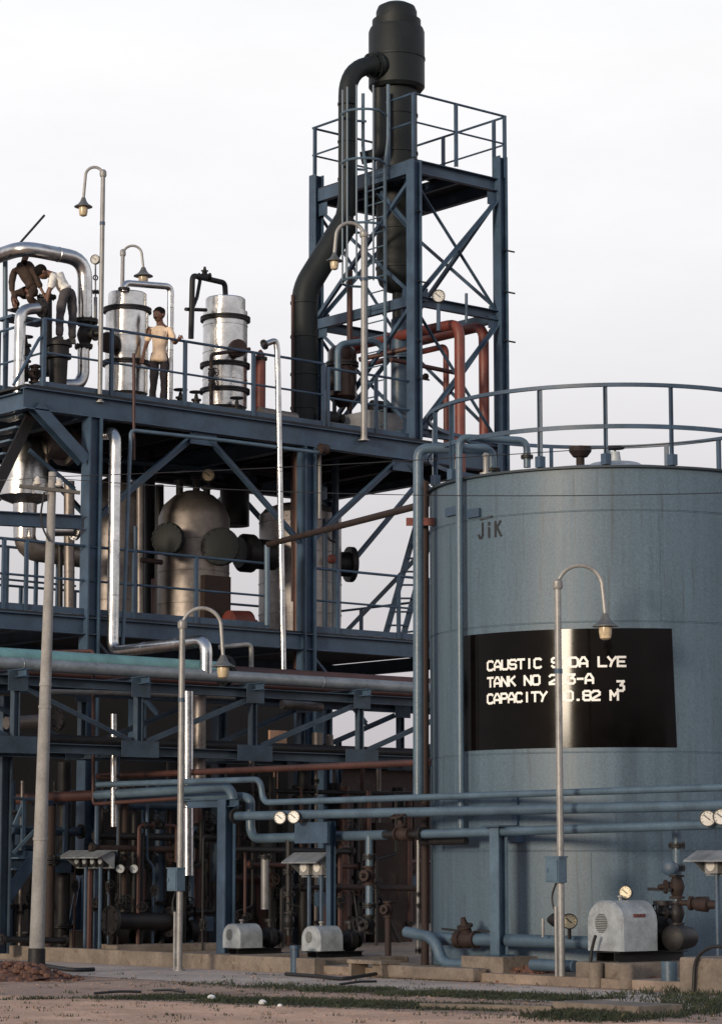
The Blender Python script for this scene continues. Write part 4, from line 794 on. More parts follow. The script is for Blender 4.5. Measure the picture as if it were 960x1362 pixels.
# clutter under the deck: hangers, ducts
for k, (x0, y0_, x1, y1_, Y, r, m, lab) in enumerate([(205, 632, 345, 650, 40.8, .09, dark_iron, 'dark header pipe slung under the deck above the broad vessel'), (130, 610, 330, 628, 40.2, .06, steel, 'thin blue pipe slung under the deck left bay'),
      (300, 618, 420, 634, 40.4, .12, dark_iron, 'thick dark pipe slung under the deck between brace and column'), (420, 612, 545, 625, 39.8, .05, steel, 'thin pipe slung under the deck near the tower'), (188, 745, 215, 748, 38.9, .05, rusty, 'short rusty pipe joining vessels above the middle floor railing')]):
    pipe('slung_pipe', lab, [onY(x0, y0_, Y), onY(x1, y1_, Y)], r, m)
for k, (px, ya, yb, Y, r, m, lab) in enumerate([(199, 600, 835, 40.6, .11, dark_iron, 'dark upright pipe left of the broad vessel'), (212, 645, 840, 41.2, .09, dark_iron, 'dark standpipe behind the broad vessel'), (312, 600, 700, 40.9, .3, dark_iron, 'dark hopper leg hanging behind the broad vessel'),
      (186, 640, 840, 39.2, .07, silver_dull, 'dull upright pipe beside the cone-topped vessel'), (180, 700, 838, 38.6, .035, steel, 'slim grey pipe in front of the cone-topped vessel'), (204, 770, 850, 36.9, .04, brown_pipe, 'rust-brown pipe passing the middle floor edge before the broad vessel'),
      (396, 590, 890, 37.3, .09, brown_pipe, 'rust-brown pipe climbing beside the middle column'), (425, 600, 690, 37.2, .035, galv, 'thin pipe with white joint hanging beside the middle column'), (432, 690, 848, 38.6, .05, steel, 'blue standpipe before the tall grey vessel'), (355, 725, 832, 36.5, .05, steel_light, 'pale green standpipe at the end of the middle floor railing')]):
    pipe('upright_pipe', lab, [onY(px, yb, Y), onY(px, ya, Y)], r, m)
pipe('long_pipe', 'long dark brown pipe slanting from the middle floor up to the tank', [onY(357, 724, 36.3), onD(574, 668, 36.8)], .055, rusty)
pipe('cable_tray_pipe', 'thin grey pipe running just beneath the top deck beam and down beside the silver downpipe', [onY(163, 860, 36.5), onY(174, 572, 36.5), onY(300, 586, 36.5), onY(432, 603, 36.5)], .035, steel_light, .1)
pv = thing('rusty_fitting', 'rusty red fitting on the pipe end under the deck beside the middle column', 'fitting', onY(430, 596, 36.45)); flange(onY(430, 597, 36.45), (1, 0, 0), .1, .14, rusty, pv)
# the big silver downpipe
x0 = onY(152, 700, 36.45).x; zb2 = onY(152, 868, 36.45).z; e = V((x0, 33.75, zb2+.02))
pipe('silver_downpipe', 'big shiny silver pipe dropping past the middle floor and turning along to the pipe rack', [onY(128, 577, 37.4), V((x0, 36.45, onY(152, 576, 36.45).z)), V((x0, 36.45, zb2)), e, e-UZ*.55], .105, silver, .22, seams=.95)
pipe('grey_pipe', 'thin grey pipe with elbow beside the silver bend above the rack', [onY(292, 861, 34.3), onY(334, 857, 34.3), onY(334, 892, 34.3)], .04, galv)
# ================================================================== pipe rack bridge in front
RY, RB = 33.6, 35.2; RT = onY(200, 908, RY).z; RBz = onY(200, 1000, RY).z
rack = thing('pipe_rack', 'long blue truss bridge carrying the pipes in front of the structure', 'pipe rack', (20, RY, RBz))
xs = [onY(x, 950, RY).x for x in (20, 185, 342, 478)]; st_ = (xs[3]-xs[0])/3; xs = [xs[0]-st_, xs[0], xs[0]+st_, xs[0]+2*st_, xs[0]+3*st_, xs[0]+4*st_, xs[0]+5*st_]
for y in (RY, RB):
    for zz, n_ in ((RT-.08, 'top_chord'), (RBz, 'bottom_chord')): MB().beam((xs[0]-.5, y, zz), (xs[-1], y, zz), .12, .15, 'C').build(n_, rack_steel, rack, smooth=False)
    for i, x in enumerate(xs):
        MB().beam((x, y, RBz+.08), (x, y, RT-.16), .11, .11, 'H', up=V((0, 1, 0))).build('post', rack_steel, rack, smooth=False)
        MB().box((x, y-.012-.06, RBz+.03), (.72, .014, .26)).build('gusset_plate', rack_steel, rack, smooth=False)
        MB().box((x, y-.014-.06, RT-.1), (.36, .014, .3)).build('gusset_plate', rack_steel, rack, smooth=False)
        if i < len(xs)-1:
            a, c = ((x+.15, y-.05, RBz+.16), (xs[i+1]-.15, y-.05, RT-.2)) if i > 1 else ((x+.15, y-.05, RT-.2), (xs[i+1]-.15, y-.05, RBz+.16))
            MB().beam(a, c, .07, .08, 'L').build('diagonal', rack_steel, rack, smooth=False)
for x in xs:
    for zz in (RT+.02, RBz-.02): MB().beam((x, RY-(.3 if zz > 4 else -.07), zz), (x, RB+(.2 if zz > 4 else -.07), zz), .13, .12, 'I').build('cross_beam', steel if zz > 4 else rack_steel, rack, smooth=False)
for x in (xs[1]+.9, xs[3]+.6):   # portal legs down to the ground
    for y in (RB+.12,): MB().beam((x, y, .1), (x, y, RT-.2), .2, .2, 'H', up=V((0, 1, 0))).build('leg', rack_steel, rack, smooth=False)
zp = RT+.082
yb_ = onY(300, 893, RY+.15); yt = onY(100, 878, RY+.65)
pipe('rack_pipe', 'grey-blue pipe lying along the front of the rack top', [V((xs[0]-.5, RY+.15, zp+.1)), V((xs[-1], RY+.15, zp+.1))], .1, rack_grey, seams=3)
xm = onY(300, 885, RY+.6).x
pipe('rack_pipe', 'pale green-blue pipe along the rack top behind the grey one', [V((xs[0]-.5, RY+.62, zp+.24)), V((xm, RY+.62, zp+.24))], .15, teal_pipe, ends=[(V((xm, RY+.62, zp+.24)), (1, 0, 0))])
pipe('rack_pipe', 'rust-brown pipe along the rack top, from the lamp shade to the tank', [V((xm+.1, RY+.62, zp+.2)), V((xs[-1], RY+.62, zp+.2))], .13, brown_pipe)
pipe('rack_pipe', 'thin brown pipe along the very back of the rack top', [V((xs[0], RB-.1, zp+.1)), V((xs[-1], RB-.1, zp+.1))], .06, brown_pipe)
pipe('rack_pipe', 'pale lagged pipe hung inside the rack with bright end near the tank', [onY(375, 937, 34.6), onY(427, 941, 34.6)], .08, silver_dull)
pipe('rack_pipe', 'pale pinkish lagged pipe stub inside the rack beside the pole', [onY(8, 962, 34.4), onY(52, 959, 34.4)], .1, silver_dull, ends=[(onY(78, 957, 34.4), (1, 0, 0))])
pipe('rack_pipe', 'thin bright pipe hanging under the rack top left half', [onY(66, 920, 34.5), onY(150, 922, 34.5), onY(240, 925, 34.5), onY(312, 928, 34.5)], .04, galv)
pipe('rack_pipe', 'dark pipe lying along the rack bottom', [V((xs[0], RY+.4, RBz+.15)), V((xs[-1], RY+.4, RBz+.15))], .09, dark_iron)
pipe('rack_pipe', 'blue pipe lying along the rack bottom rear', [V((xs[0], RB-.25, RBz+.13)), V((xs[-1], RB-.25, RBz+.13))], .07, pipe_blue)
for px, ya, yb2, Y, r, m, lab in [(250, 920, 1165, 33.0, .085, silver, 'silver-clad upright pipe just right of the middle lamp pole'), (265, 925, 1040, 33.9, .11, silver_dull, 'stained lagged upright pipe inside the rack behind the silver one'), (151, 950, 1100, 34.0, .05, silver, 'thin bright silver pipe standing under the rack, left part'),
      (334, 980, 1020, 34.6, .05, silver_dull, 'short bright upright pipe under the rack middle'), (422, 975, 1010, 35.0, .1, silver_dull, 'pale upright pipe stub under the rack beside the columns'), (438, 978, 1012, 35.1, .07, silver_dull, 'slim pale upright pipe under the rack beside the columns')]:
    pipe('upright_pipe', lab, [onY(px, yb2, Y), onY(px, ya, Y)], r, m, seams=.6)
# thin brown pipe with two bends at the left
LX = 23.4
pipe('brown_loop_pipe', 'thin rust-brown pipe rising over the rack beside the pole and bending back', [onX(560, 1012, LX)*0+onX(240, 1062, LX), onX(124, 1070, LX), onX(124, 866, LX), onX(40, 868, LX)], .03, brown_pipe, .08)
# ================================================================== low lines on the road side (they run along Y)
def run(name, label, pts, r, m, X=LX, **k): return pipe(name, label, [onX(x, y, X) for x, y in pts], r, m, **k)
run('low_pipe', 'thick rust-brown pipe ending in blue under the rack left of the lamp', [(-30, 1066), (128, 1058)], .085, brown_pipe, X=23.45)
run('low_pipe', 'blue pipe that continues the rust-brown one and drops beside the gauges', [(128, 1058), (308, 1047), (312, 1086)], .075, pipe_blue, bend=.2, X=23.45)
run('low_pipe', 'second blue pipe just below, hooking down behind the gauges', [(150, 1064), (325, 1060), (333, 1064), (333, 1116), (400, 1114), (512, 1111)], .07, pipe_blue, bend=.22, X=23.7)
run('low_pipe', 'slim grey-blue pipe stepping down and running on across the tank', [(130, 1044), (346, 1037), (350, 1068), (980, 1047)], .045, pipe_blue, bend=.14, X=23.25)
run('low_pipe', 'rust-brown pipe level under the rack, from lamp to tank', [(130, 1033), (574, 1014)], .05, brown_pipe, X=24.2)
pA = run('low_pipe', 'long blue pipe with two dial gauges crossing low before the tank', [(313, 1086), (980, 1071)], .066, pipe_blue, X=23.2, ends=[(onX(314, 1086, 23.2), (0, 1, 0))])
for x, y in ((373, 1088), (391, 1087)): gauge(onX(x, y, 23.05), -FH*.95-RH*.25, .095, pA)
pB = run('low_pipe', 'lower long blue pipe resting on the steel post before the tank', [(560, 1110), (980, 1096)], .06, pipe_blue, X=23.2, ends=[(onX(562, 1110, 23.2), (0, 1, 0))])
for x, y in ((941, 1089), (959, 1087)): gauge(onX(x, y, 23.05), -FH*.95-RH*.2, .1, pB, stem=onX(x, 1098, 23.05))
run('low_pipe', 'dark short pipe under the lower blue pipe at the tank edge', [(560, 1120), (620, 1119)], .05, dark_iron, X=23.35)
vc = thing('pipe_valve', 'dark flanged valve in the lower long pipe just left of the tank edge', 'valve', onX(537, 1110, 23.2)); valve(onX(537, 1110, 23.2), (0, 1, 0), .055, (-.4, 0, 1), vc, rusty); MB().cyl(onX(512, 1111, 23.2), onX(562, 1110, 23.2), .05, 12).build('spool', dark_iron, vc)
# steel post before the tank on its block
q = onX(664, 1268, 23.2); po = thing('pipe_support', 'blue steel post with cap plate holding the low pipes before the tank', 'pipe support', V((q.x, q.y, .3)))
tz = onX(664, 1098, 23.2).z
MB().beam((q.x, q.y, .3), (q.x, q.y, tz-.03), .17, .17, 'H', up=V((0, 1, 0))).build('post', steel_light, po, smooth=False); MB().box((q.x, q.y, tz-.015), (.3, .34, .025)).build('cap_plate', steel, po, smooth=False); MB().box((q.x, q.y, .315), (.3, .3, .03)).build('base_plate', steel, po, smooth=False)
b = MB(); b.box((q.x, q.y, .16), (.62, .8, .3)); tag(b.build('footing_block', concrete, loc=(q.x, q.y, .1), smooth=False), 'square concrete block carrying the blue post before the tank', 'footing')
q = onX(300, 1275, 23.3); po = thing('pipe_support', 'blue steel post rising beside the first small pump to the low pipes', 'pipe support', V((q.x, q.y, .1)))
tz = onX(300, 1064, 23.3).z
MB().beam((q.x, q.y, .1), (q.x, q.y, tz), .2, .2, 'H', up=V((0, 1, 0))).build('post', steel, po, smooth=False); MB().box((q.x, q.y, .115), (.34, .34, .03)).build('base_plate', steel, po, smooth=False); MB().beam((q.x, q.y-.3, tz-.05), (q.x, q.y+1.0, tz-.05), .12, .12, 'I').build('cantilever', steel, po, smooth=False)
q = onX(437, 1200, 23.5); b = MB(); a = onX(420, 1092, 23.35); 
pb_ = thing('pipe_support', 'short blue bracket plate joining the two low blue pipes near the gauge hood', 'pipe support', a)
MB().box(onX(415, 1108, 23.3), (.05, .75, .3)).build('plate', steel, pb_, smooth=False); MB().beam((a.x+.2, a.y-.1, .1), (a.x+.2, a.y-.1, a.z), .1, .1, 'H', up=V((0, 1, 0))).build('post', steel, pb_, smooth=False)
# ================================================================== pumps
vent_dark = mat('vent_dark_grey', (.07, .072, .075), .7)  # even dark grey of the hood grille bars
def make_pump(root, s, right=False):
    """motor under a hood at the front (towards -X), pump casing behind (+X); root at floor level"""
    o = root; p = V(o['_o']); L, w, h = .62*s, .60*s, .50*s*(1.2 if right else 1)
    z0 = p.z+.13*s
    prof = []
    rad = .25*s; n = 7
    for k in range(n+1): a = math.pi/2*k/n; prof.append((w/2-rad+rad*math.cos(a), h-rad+rad*math.sin(a)))
    poly = [(w/2, 0)] + prof + [(-y, zz) for y, zz in reversed(prof)] + [(-w/2, 0)]
    # thin bevel rim then the body
    b = MB(); R = [[V((p.x+x, p.y+y*f, z0+zz*g)) for y, zz in poly] for x, f, g in ((0, .93, .96), (.03*s, 1, 1), (L-.02*s, 1, 1), (L, .95, .97))]
    b.rings(R); b.build('motor_hood', hood_mat, o, ang=30)
    b = MB(); cz = z0+h*.55
    for k in range(-5, 6):
        hw = (.10*s)*math.sqrt(max(.02, 1-(k/5.6)**2)); b.box((p.x-.004, p.y+w*.08, cz+k*.021*s), (.012, hw*2, .011*s))
    b.build('vent_grille', vent_dark, o, smooth=False)
    b = MB(); b.lathe((p.x+L*.45, p.y, z0+h-.02), UZ, [(0, .02), (.05, .02), (.06, .035), (.08, .035), (.085, .01)], 10); b.build('lifting_eye', galv, o)
    b = MB(); b.beam((p.x+.05, p.y-.15*s, p.z+.06*s), (p.x+1.25*s, p.y-.15*s, p.z+.06*s), .08*s, .11*s, 'C'); b.beam((p.x+.05, p.y+.15*s, p.z+.06*s), (p.x+1.25*s, p.y+.15*s, p.z+.06*s), .08*s, .11*s, 'C'); b.box((p.x+.3*s, p.y, p.z+.12*s), (.5*s, .42*s, .025)); b.build('base_frame', dark_iron, o, smooth=False)
    b = MB(); zc = p.z+.33*s; b.lathe((p.x+L-.02, p.y, zc), (1, 0, 0), [(0, .05*s), (.1*s, .05*s), (.1*s, .17*s), (.16*s, .17*s), (.2*s, .09*s), (.3*s, .12*s), (.34*s, .21*s), (.5*s, .22*s), (.54*s, .13*s), (.6*s, .1*s), (.6*s, .16*s), (.66*s, .16*s)], 24)
    for k in range(8): a = k*.785; b.cyl((p.x+L+.31*s, p.y+.17*s*math.cos(a), zc+.17*s*math.sin(a)), (p.x+L+.55*s, p.y+.17*s*math.cos(a), zc+.17*s*math.sin(a)), .012*s, 6)
    b.build('pump_casing', dark_iron, o)
    b = MB(); b.lathe((p.x+L+.42*s, p.y, zc+.15*s), UZ, [(0, .07*s), (.18*s, .07*s), (.18*s, .13*s), (.24*s, .13*s)], 16); b.build('discharge_nozzle', dark_iron, o)
    return o
def plinth(label, x0, x1, y0, y1, h, z=0, name='pump_plinth', cat='plinth'):
    b = MB(); n = 10; rnd = random.Random(len(label)); 
    b.box(((x0+x1)/2, (y0+y1)/2, z+h/2), (x1-x0, y1-y0, h)); o = b.build(name, concrete, loc=((x0+x1)/2, (y0+y1)/2, z), smooth=False)
    bv = o.modifiers.new('worn', 'BEVEL'); bv.width = .025; bv.segments = 2
    return tag(o, label, cat)
PX = 22.95
pos = []
for px, py in ((314, 1270), (420, 1270)):
    q = onX(px, py, PX+.1); pos.append(V((PX, q.y, .2)))
p1 = thing('transfer_pump', 'small grey-hooded pump standing beside the blue pipe support post', 'pump', pos[0], 'small hooded pumps on the plant pad'); make_pump(p1, .70)
p2 = copy_tree(p1); p2.location = pos[1]; p2['_o'] = tuple(pos[1]); tag(p2, 'small grey-hooded pump below the hooded double gauge box', 'pump', 'small hooded pumps on the plant pad')
plinth('low concrete plinth under the first small pump', PX-.08, PX+1.5, pos[0].y-.4, pos[0].y+.4, .2); plinth('low concrete plinth under the second small pump', PX-.08, PX+1.5, pos[1].y-.4, pos[1].y+.4, .2)
q = onX(804, 1275, 22.9); B3 = V((22.9, q.y, .30))
p3 = thing('transfer_pump', 'biggest grey pump hood with a dial gauge on top, before the tank', 'pump', B3); make_pump(p3, 1.03, True)
gauge(B3+V((.42, .03, .13+.62+.1)), -FH*.9-RH*.3, .085, p3, stem=B3+V((.42, .03, .7)), dial=dial_yellow)
b = MB()
for k in range(4): b.box(B3+V((.22+k*.055, -.313, .57)), (.035, .012, .04))
b.build('faded_plate', red_pipe, p3, smooth=False)
plinth('broken concrete plinth under the biggest pump hood', 22.8, 24.4, B3.y-.42, B3.y+.42, .3)
for k, (px, py) in enumerate(((792, 1290), (833, 1290))):
    q = onX(px, py, 22.7); b = MB(); b.cyl((q.x, q.y, 0), (q.x, q.y, .3), .09, 12); tag(b.build('grout_post', concrete, loc=(q.x, q.y, 0)), ('rough concrete post at the outer end' if k == 0 else 'rough concrete post at the middle')+' of the broken big plinth', 'concrete post')
q = onX(890, 1290, 22.85); b = MB(); b.cyl((q.x, q.y, 0), (q.x, q.y, .34), .1, 14); tag(b.build('pipe_stub', pipe_blue, loc=(q.x, q.y, 0)), 'stubby pale blue pipe standing between the big pump plinth and the last plinth', 'pipe')
q = onX(940, 1300, 22.4); plinth('tall pale concrete plinth at the edge beyond the big pump', 22.35, 24.2, q.y-1.2, onX(903, 1300, 22.35).y, .42, name='concrete_plinth')
# vertical pipework over each pump
def riser(label, X, px, ys, r, m=pipe_blue, vs=(), top=None, name='pump_riser', wheel_d=(-1, -.3, 0)):
    """ys: bottom and top photo rows; vs: (row, kind)"""
    a, c = onX(px, ys[0], X), onX(px, ys[1], X); o = thing(name, label, 'pipe', a); MB().cyl(a, c, r, 14).build('pipe_body', m, o)
    for row, kind in vs:
        p = onX(px, row, X)
        if kind == 'v': valve(p, UZ, r*.95, wheel_d, o, dark_iron)
        elif kind == 'r': valve(p, UZ, r*.95, wheel_d, o, rusty, False)
        else: flange(p, UZ, r*1.8, .05, dark_iron if kind == 'f' else rusty, o)
    return o
XD = PX+.70*(.62+.42)
riser('blue discharge pipe with valves above the second small pump', XD, 491, (1240, 1112), .055, vs=((1205, 'f'), (1230, 'v'), (1165, 'r'), (1140, 'f')))
riser('discharge pipe with wheel valve above the first small pump', XD, 384, (1245, 1118), .05, dark_iron, vs=((1225, 'v'), (1190, 'f'), (1160, 'f')), wheel_d=(.2, -.2, 1))
o = riser('valve stack with long lever between the big pump and the tank', 23.9, 900, (1250, 1100), .06, vs=((1215, 'v'), (1155, 'f'), (1180, 'r'), (1125, 'f')), wheel_d=(-1, .6, 0))
MB().beam(onX(862, 1183, 23.75), onX(892, 1184, 23.75), .03, .04).build('lever', black_paint, o); MB().lathe(onX(891, 1155, 23.6), V((-.6, -.3, 0)), [(-.1, .08), (.08, .095), (.1, .06)], 16).build('actuator', steel, o)
MB().lathe(onX(903, 1201, 23.88), V((.35, -.9, -.05)), [(-.02, .035), (.14, .035), (.14, .09), (.18, .09), (.18, .06), (.24, .09), (.38, .1), (.4, .06), (.52, .05)], 14).build('side_branch', rusty, o)
MB().lathe(onX(900, 1248, 23.75), V((-1, -.2, 0)), [(-.3, .13), (-.05, .16), (.1, .16), (.14, .1)], 20).build('check_valve', dark_iron, o)
riser('pale grey sleeved pipe standing behind the first small pump', 24.1, 352, (1210, 1140), .06, galv, vs=((1140, 'f'),))
riser('short rust-brown hydrant pipe right of the second small pump', 23.5, 516, (1272, 1208), .045, rusty, vs=((1210, 'r'),))
o = riser('thin silver pipe with small valves running up the tank edge', 24.3, 556, (1270, 1118), .025, galv, vs=((1205, 'f'), (1190, 'f'), (1265, 'f')))
# tank foot pipes
t0 = onX(560, 1243, 23.0); pf = thing('tank_foot_pipe', 'blue-grey pipe with rusty valve along the tank foot', 'pipe', t0)
a, c = onX(572, 1249, 23.3), onX(790, 1255, 23.3)
MB().tube([a, onX(660, 1251, 23.3), c], .085, 16).build('pipe_body', pipe_blue, pf); 
flange(onX(612, 1250, 23.3), (0, 1, 0), .12, .1, rusty, pf); vv = valve(onX(622, 1250, 23.3), (0, 1, 0), .07, (-.3, 0, 1), pf, rusty, False)
MB().beam(onX(588, 1236, 23.3), onX(622, 1240, 23.3), .03, .03).build('lever', black_paint, pf); MB().beam(onX(636, 1238, 23.3), onX(662, 1241, 23.3), .03, .03).build('lever', black_paint, pf)
pf2 = run('tank_foot_pipe', 'lower blue pipe bending to the ground at the tank foot', [(540, 1240), (578, 1248), (588, 1283), (636, 1284)], .075, pipe_blue, X=23.0, bend=.2, cat='pipe')
run('tank_foot_pipe', 'blue pipe stub low behind the lamp foot before the tank', [(708, 1284), (765, 1286)], .075, pipe_blue, X=23.0)
g0 = onX(752, 1238, 23.1); gg = thing('pressure_gauge', 'yellowed dial gauge with side cock beside the right-hand lamp pole', 'gauge', g0)
MB().cyl(onX(757, 1250, 23.1), onX(757, 1225, 23.1), .025, 8).build('stem', dark_iron, gg); gauge(onX(757, 1226, 23.05), -FH, .1, gg, dial=dial_yellow); MB().lathe(onX(730, 1224, 23.1), V((0, -1, 0)), [(0, .04), (.1, .09), (.2, .09), (.24, .05), (.3, .05)], 12).build('cock', dark_iron, gg)
MB().cyl(onX(722, 1247, 23.1), onX(722, 1222, 23.1), .02, 8).build('drain', galv, gg)
# cables / hoses on the pad
for pts, X, r, lab in (([(784, 1308), (786, 1262), (792, 1245)], 22.75, .02, 'black cable standing up beside the broken big plinth'), ([(922, 1320), (924, 1275), (945, 1258), (975, 1262)], 22.3, .022, 'grey-black hose arching over the last pale plinth')):
    run('cable', lab, pts, r, black_paint, X=X, bend=.2, cat='cable')
b = MB(); b.tube([onZ(380, 1296, .03), onZ(420, 1299, .03), onZ(455, 1303, .03), onZ(500, 1296, .05)], .025, 8, .3); tag(b.build('hose', black_paint, loc=onZ(380, 1296)), 'black hose lying on the ground before the second small pump', 'hose')
b = MB(); b.tube([onZ(-20, 1281, .05), onZ(40, 1282, .05), onZ(95, 1291, .03), onZ(125, 1290, .03)], .03, 8, .3); tag(b.build('hose', black_paint, loc=onZ(0, 1281)), 'black hose lying behind the foot of the concrete pole', 'hose')
q = onX(392, 1290, 22.55); b = MB(); b.cyl((q.x, q.y, 0), (q.x, q.y, .34), .06, 12); b.cyl((q.x, q.y, .33), (q.x, q.y, .38), .075, 12); tag(b.build('short_bollard', steel, loc=(q.x, q.y, 0)), 'short blue-grey stub post between the two small pumps', 'stub post')
b = MB(); q = onX(497, 1280, 22.6)
for y in (-.32, .32): b.box((q.x, q.y+y, .1), (.3, .05, .22))
b.box((q.x, q.y, .2), (.34, .72, .05)); tag(b.build('small_bench', concrete, loc=(q.x, q.y, 0), smooth=False), 'little concrete bench-like step right of the second small pump', 'step')
plinth('long low concrete kerb block between second pump and the blue post', 22.55, 22.8, onX(640, 1285, 22.7).y, onX(505, 1283, 22.7).y, .17, name='kerb_block', cat='kerb')
# hooded gauge boxes
def hooded_box(label, X, px0, px1, py0, py1, n, foot, grp='hooded gauge boxes', dm=dial_white):
    a, c = onX(px0, py1, X), onX(px1, py0, X); o = thing('gauge_box', label, 'gauge box', V((X, (a.y+c.y)/2, foot)), grp); w = abs(a.y-c.y); h = c.z-a.z; ym = (a.y+c.y)/2
    b = MB(); b.box((X+.14, ym, a.z+h*.42), (.03, w, h*.8)); b.prism([V((X-.22, ym-w*.56, a.z+h*.62)), V((X+.02, ym-w*.56, c.z)), V((X+.17, ym-w*.56, c.z)), V((X+.17, ym-w*.56, c.z-.02)), V((X+.03, ym-w*.56, c.z-.025)), V((X-.22, ym-w*.56, a.z+h*.62-.02))], (0, w*1.12, 0)); b.build('hood', hood_dull, o, smooth=False)
    b = MB()
    for s in (-1, 1): b = MB(); b.prism([V((X+.15, ym+s*w*.5, a.z)), V((X-.14, ym+s*w*.5, a.z+h*.66)), V((X+.03, ym+s*w*.5, c.z-.03)), V((X+.15, ym+s*w*.5, c.z-.03))], (0, -s*.015, 0)); b.build('side_cheek', hood_dull, o, smooth=False)
    for k in range(n):
        y = ym+w*((k+.5)/n-.5)*.86; b = MB(); b.box((X+.06, y, a.z+h*.36), (.1, w/n*.6, h*.5)); g = b.build('instrument', galv if n < 4 else dark_iron, o, smooth=False)
        b = MB(); b.lathe((X+.015, y, a.z+h*.42), (-1, 0, 0), [(0, w/n*.2), (.02, w/n*.2)], 16); b.build('dial', dm, g)
    for s in (-.2, .2): MB().tube([(X+.1, ym+s*w, a.z+h*.1), (X+.1, ym+s*w, foot)], .03, 8).build('leg', steel, o)
    return o
hooded_box('wide low hooded gauge box with four small dials near the column foot', 23.4, 93, 142, 1131, 1156, 4, .1, dm=hood_mat)
hooded_box('hooded double gauge box on two legs above the second small pump', 23.6, 392, 433, 1134, 1168, 2, .1)
hooded_box('bluish hooded gauge box above the last plinth, beside the big valve stack', 23.0, 929, 985, 1131, 1166, 2, .42)
# ================================================================== road-side lamps and pole
lb = onZ(747, 1311, 0)
lamp('tall goose-neck lamp post in front of the tank name board', (lb.x, lb.y, 0), onD(780, 752, V((lb.x, lb.y, 0)).dot(FH)).z, 60/FPX*V((lb.x, lb.y, 0)).dot(FH), RH, r=.046, drop=.62, box=onD(737, 1158, V((lb.x, lb.y, 0)).dot(FH)).z, shade=.165)
lb = onZ(238, 1292, 0); dl = V((lb.x, lb.y, 0)).dot(FH)
lamp('goose-neck lamp post with junction box on the pad before the rack', (lb.x, lb.y, 0), onD(265, 809, dl).z, 52/FPX*dl, RH, r=.046, drop=.75, box=onD(230, 1171, dl).z, shade=.17)
q = onZ(48, 1297, 0); dq = V((q.x, q.y, 0)).dot(FH); tp = onD(70, 628, dq)
up_ = thing('utility_pole', 'leaning tapered concrete pole with insulators, standing in a red earth mound', 'utility pole', (q.x, q.y, 0))
MB().tube([V((q.x, q.y, .1)), V((q.x, q.y, .1)).lerp(tp, .5), tp], [.105, .083, .055], 18).build('shaft', concrete_pole, up_)
MB().lathe(V((q.x, q.y, .05)), (tp-q).normalized(), [(0, .125), (.3, .118), (.31, .1)], 18).build('dark_base', dark_iron, up_)
for t in (.515, .56, .25): p = V((q.x, q.y, .1)).lerp(tp, t); MB().lathe(p, (tp-q).normalized(), [(0, .09-.04*t), (.01, .118-.055*t), (.05, .118-.055*t), (.06, .09-.04*t)], 18).build('band', concrete_pole, up_)
ca, cb = onD(25, 646, dq-.05), onD(106, 655, dq-.12)
MB().beam(ca, cb, .07, .055, 'L').build('crossarm', black_paint, up_, smooth=False)
ins = [onD(50, 646, dq-.06), onD(79, 648, dq-.1)]
for p in ins: MB().lathe(p-UZ*.0, UZ, [(0, .02), (.02, .055), (.05, .06), (.06, .04), (.09, .05), (.11, .035), (.13, .02)], 14).build('insulator', porcelain, up_)
MB().tube([onD(59, 655, dq-.12), onD(52, 695, dq-.1), onD(66, 720, dq-.1)], .014, 6, .2).build('stay', black_paint, up_)
def wire(label, a, c, sag, r=.006):
    b = MB(); b.tube([a.lerp(c, k/14)-UZ*(sag*4*(k/14)*(1-k/14)) for k in range(15)], r, 6); return tag(b.build('overhead_wire', black_paint, loc=a), label, 'overhead wire')
wire('overhead wire from the pole, crossing the upper band of the tank', ins[1]+UZ*.12, onD(985, 655, 29.5), .12)
wire('overhead wire from the pole, passing above the tank roof fittings', ins[0]+UZ*.12, onD(985, 583, 30), .05)
wire('overhead wire from the pole leading out beyond the stair', ins[0]+UZ*.12, onD(-30, 637, 40), .03)
# ================================================================== crowded dark pipework under the rack and structure
names = ['rust-brown', 'dark iron', 'dull blue', 'pale lagged', 'stained brown']
mats_ = [brown_pipe, dark_iron, steel, silver_dull, rusty]
rnd = random.Random(11)
places = [(12, 'at the low stair'), (28, 'behind the low landing'), (66, 'behind the pole'), (84, 'left of the column foot'), (136, 'right of the column foot'), (166, 'under the rack left part'), (178, 'beside the thin bright pipe'), (196, 'between column foot and lamp'), (212, 'behind the lamp junction box'), (226, 'just left of the lamp pole'), (262, 'right of the silver pipe'), (276, 'left of the blue pump post'), (288, 'touching the blue pump post'), (318, 'above the first small pump'), (338, 'behind the first small pump'), (360, 'between the small pumps'), (372, 'under the two dial gauges'), (404, 'behind the double gauge box'), (420, 'beside the double gauge box legs'), (446, 'above the second small pump'), (458, 'right of the double gauge box'), (474, 'left of the blue discharge pipe'), (503, 'right of the blue discharge pipe'), (530, 'before the brown wall'), (544, 'near the tank edge')]
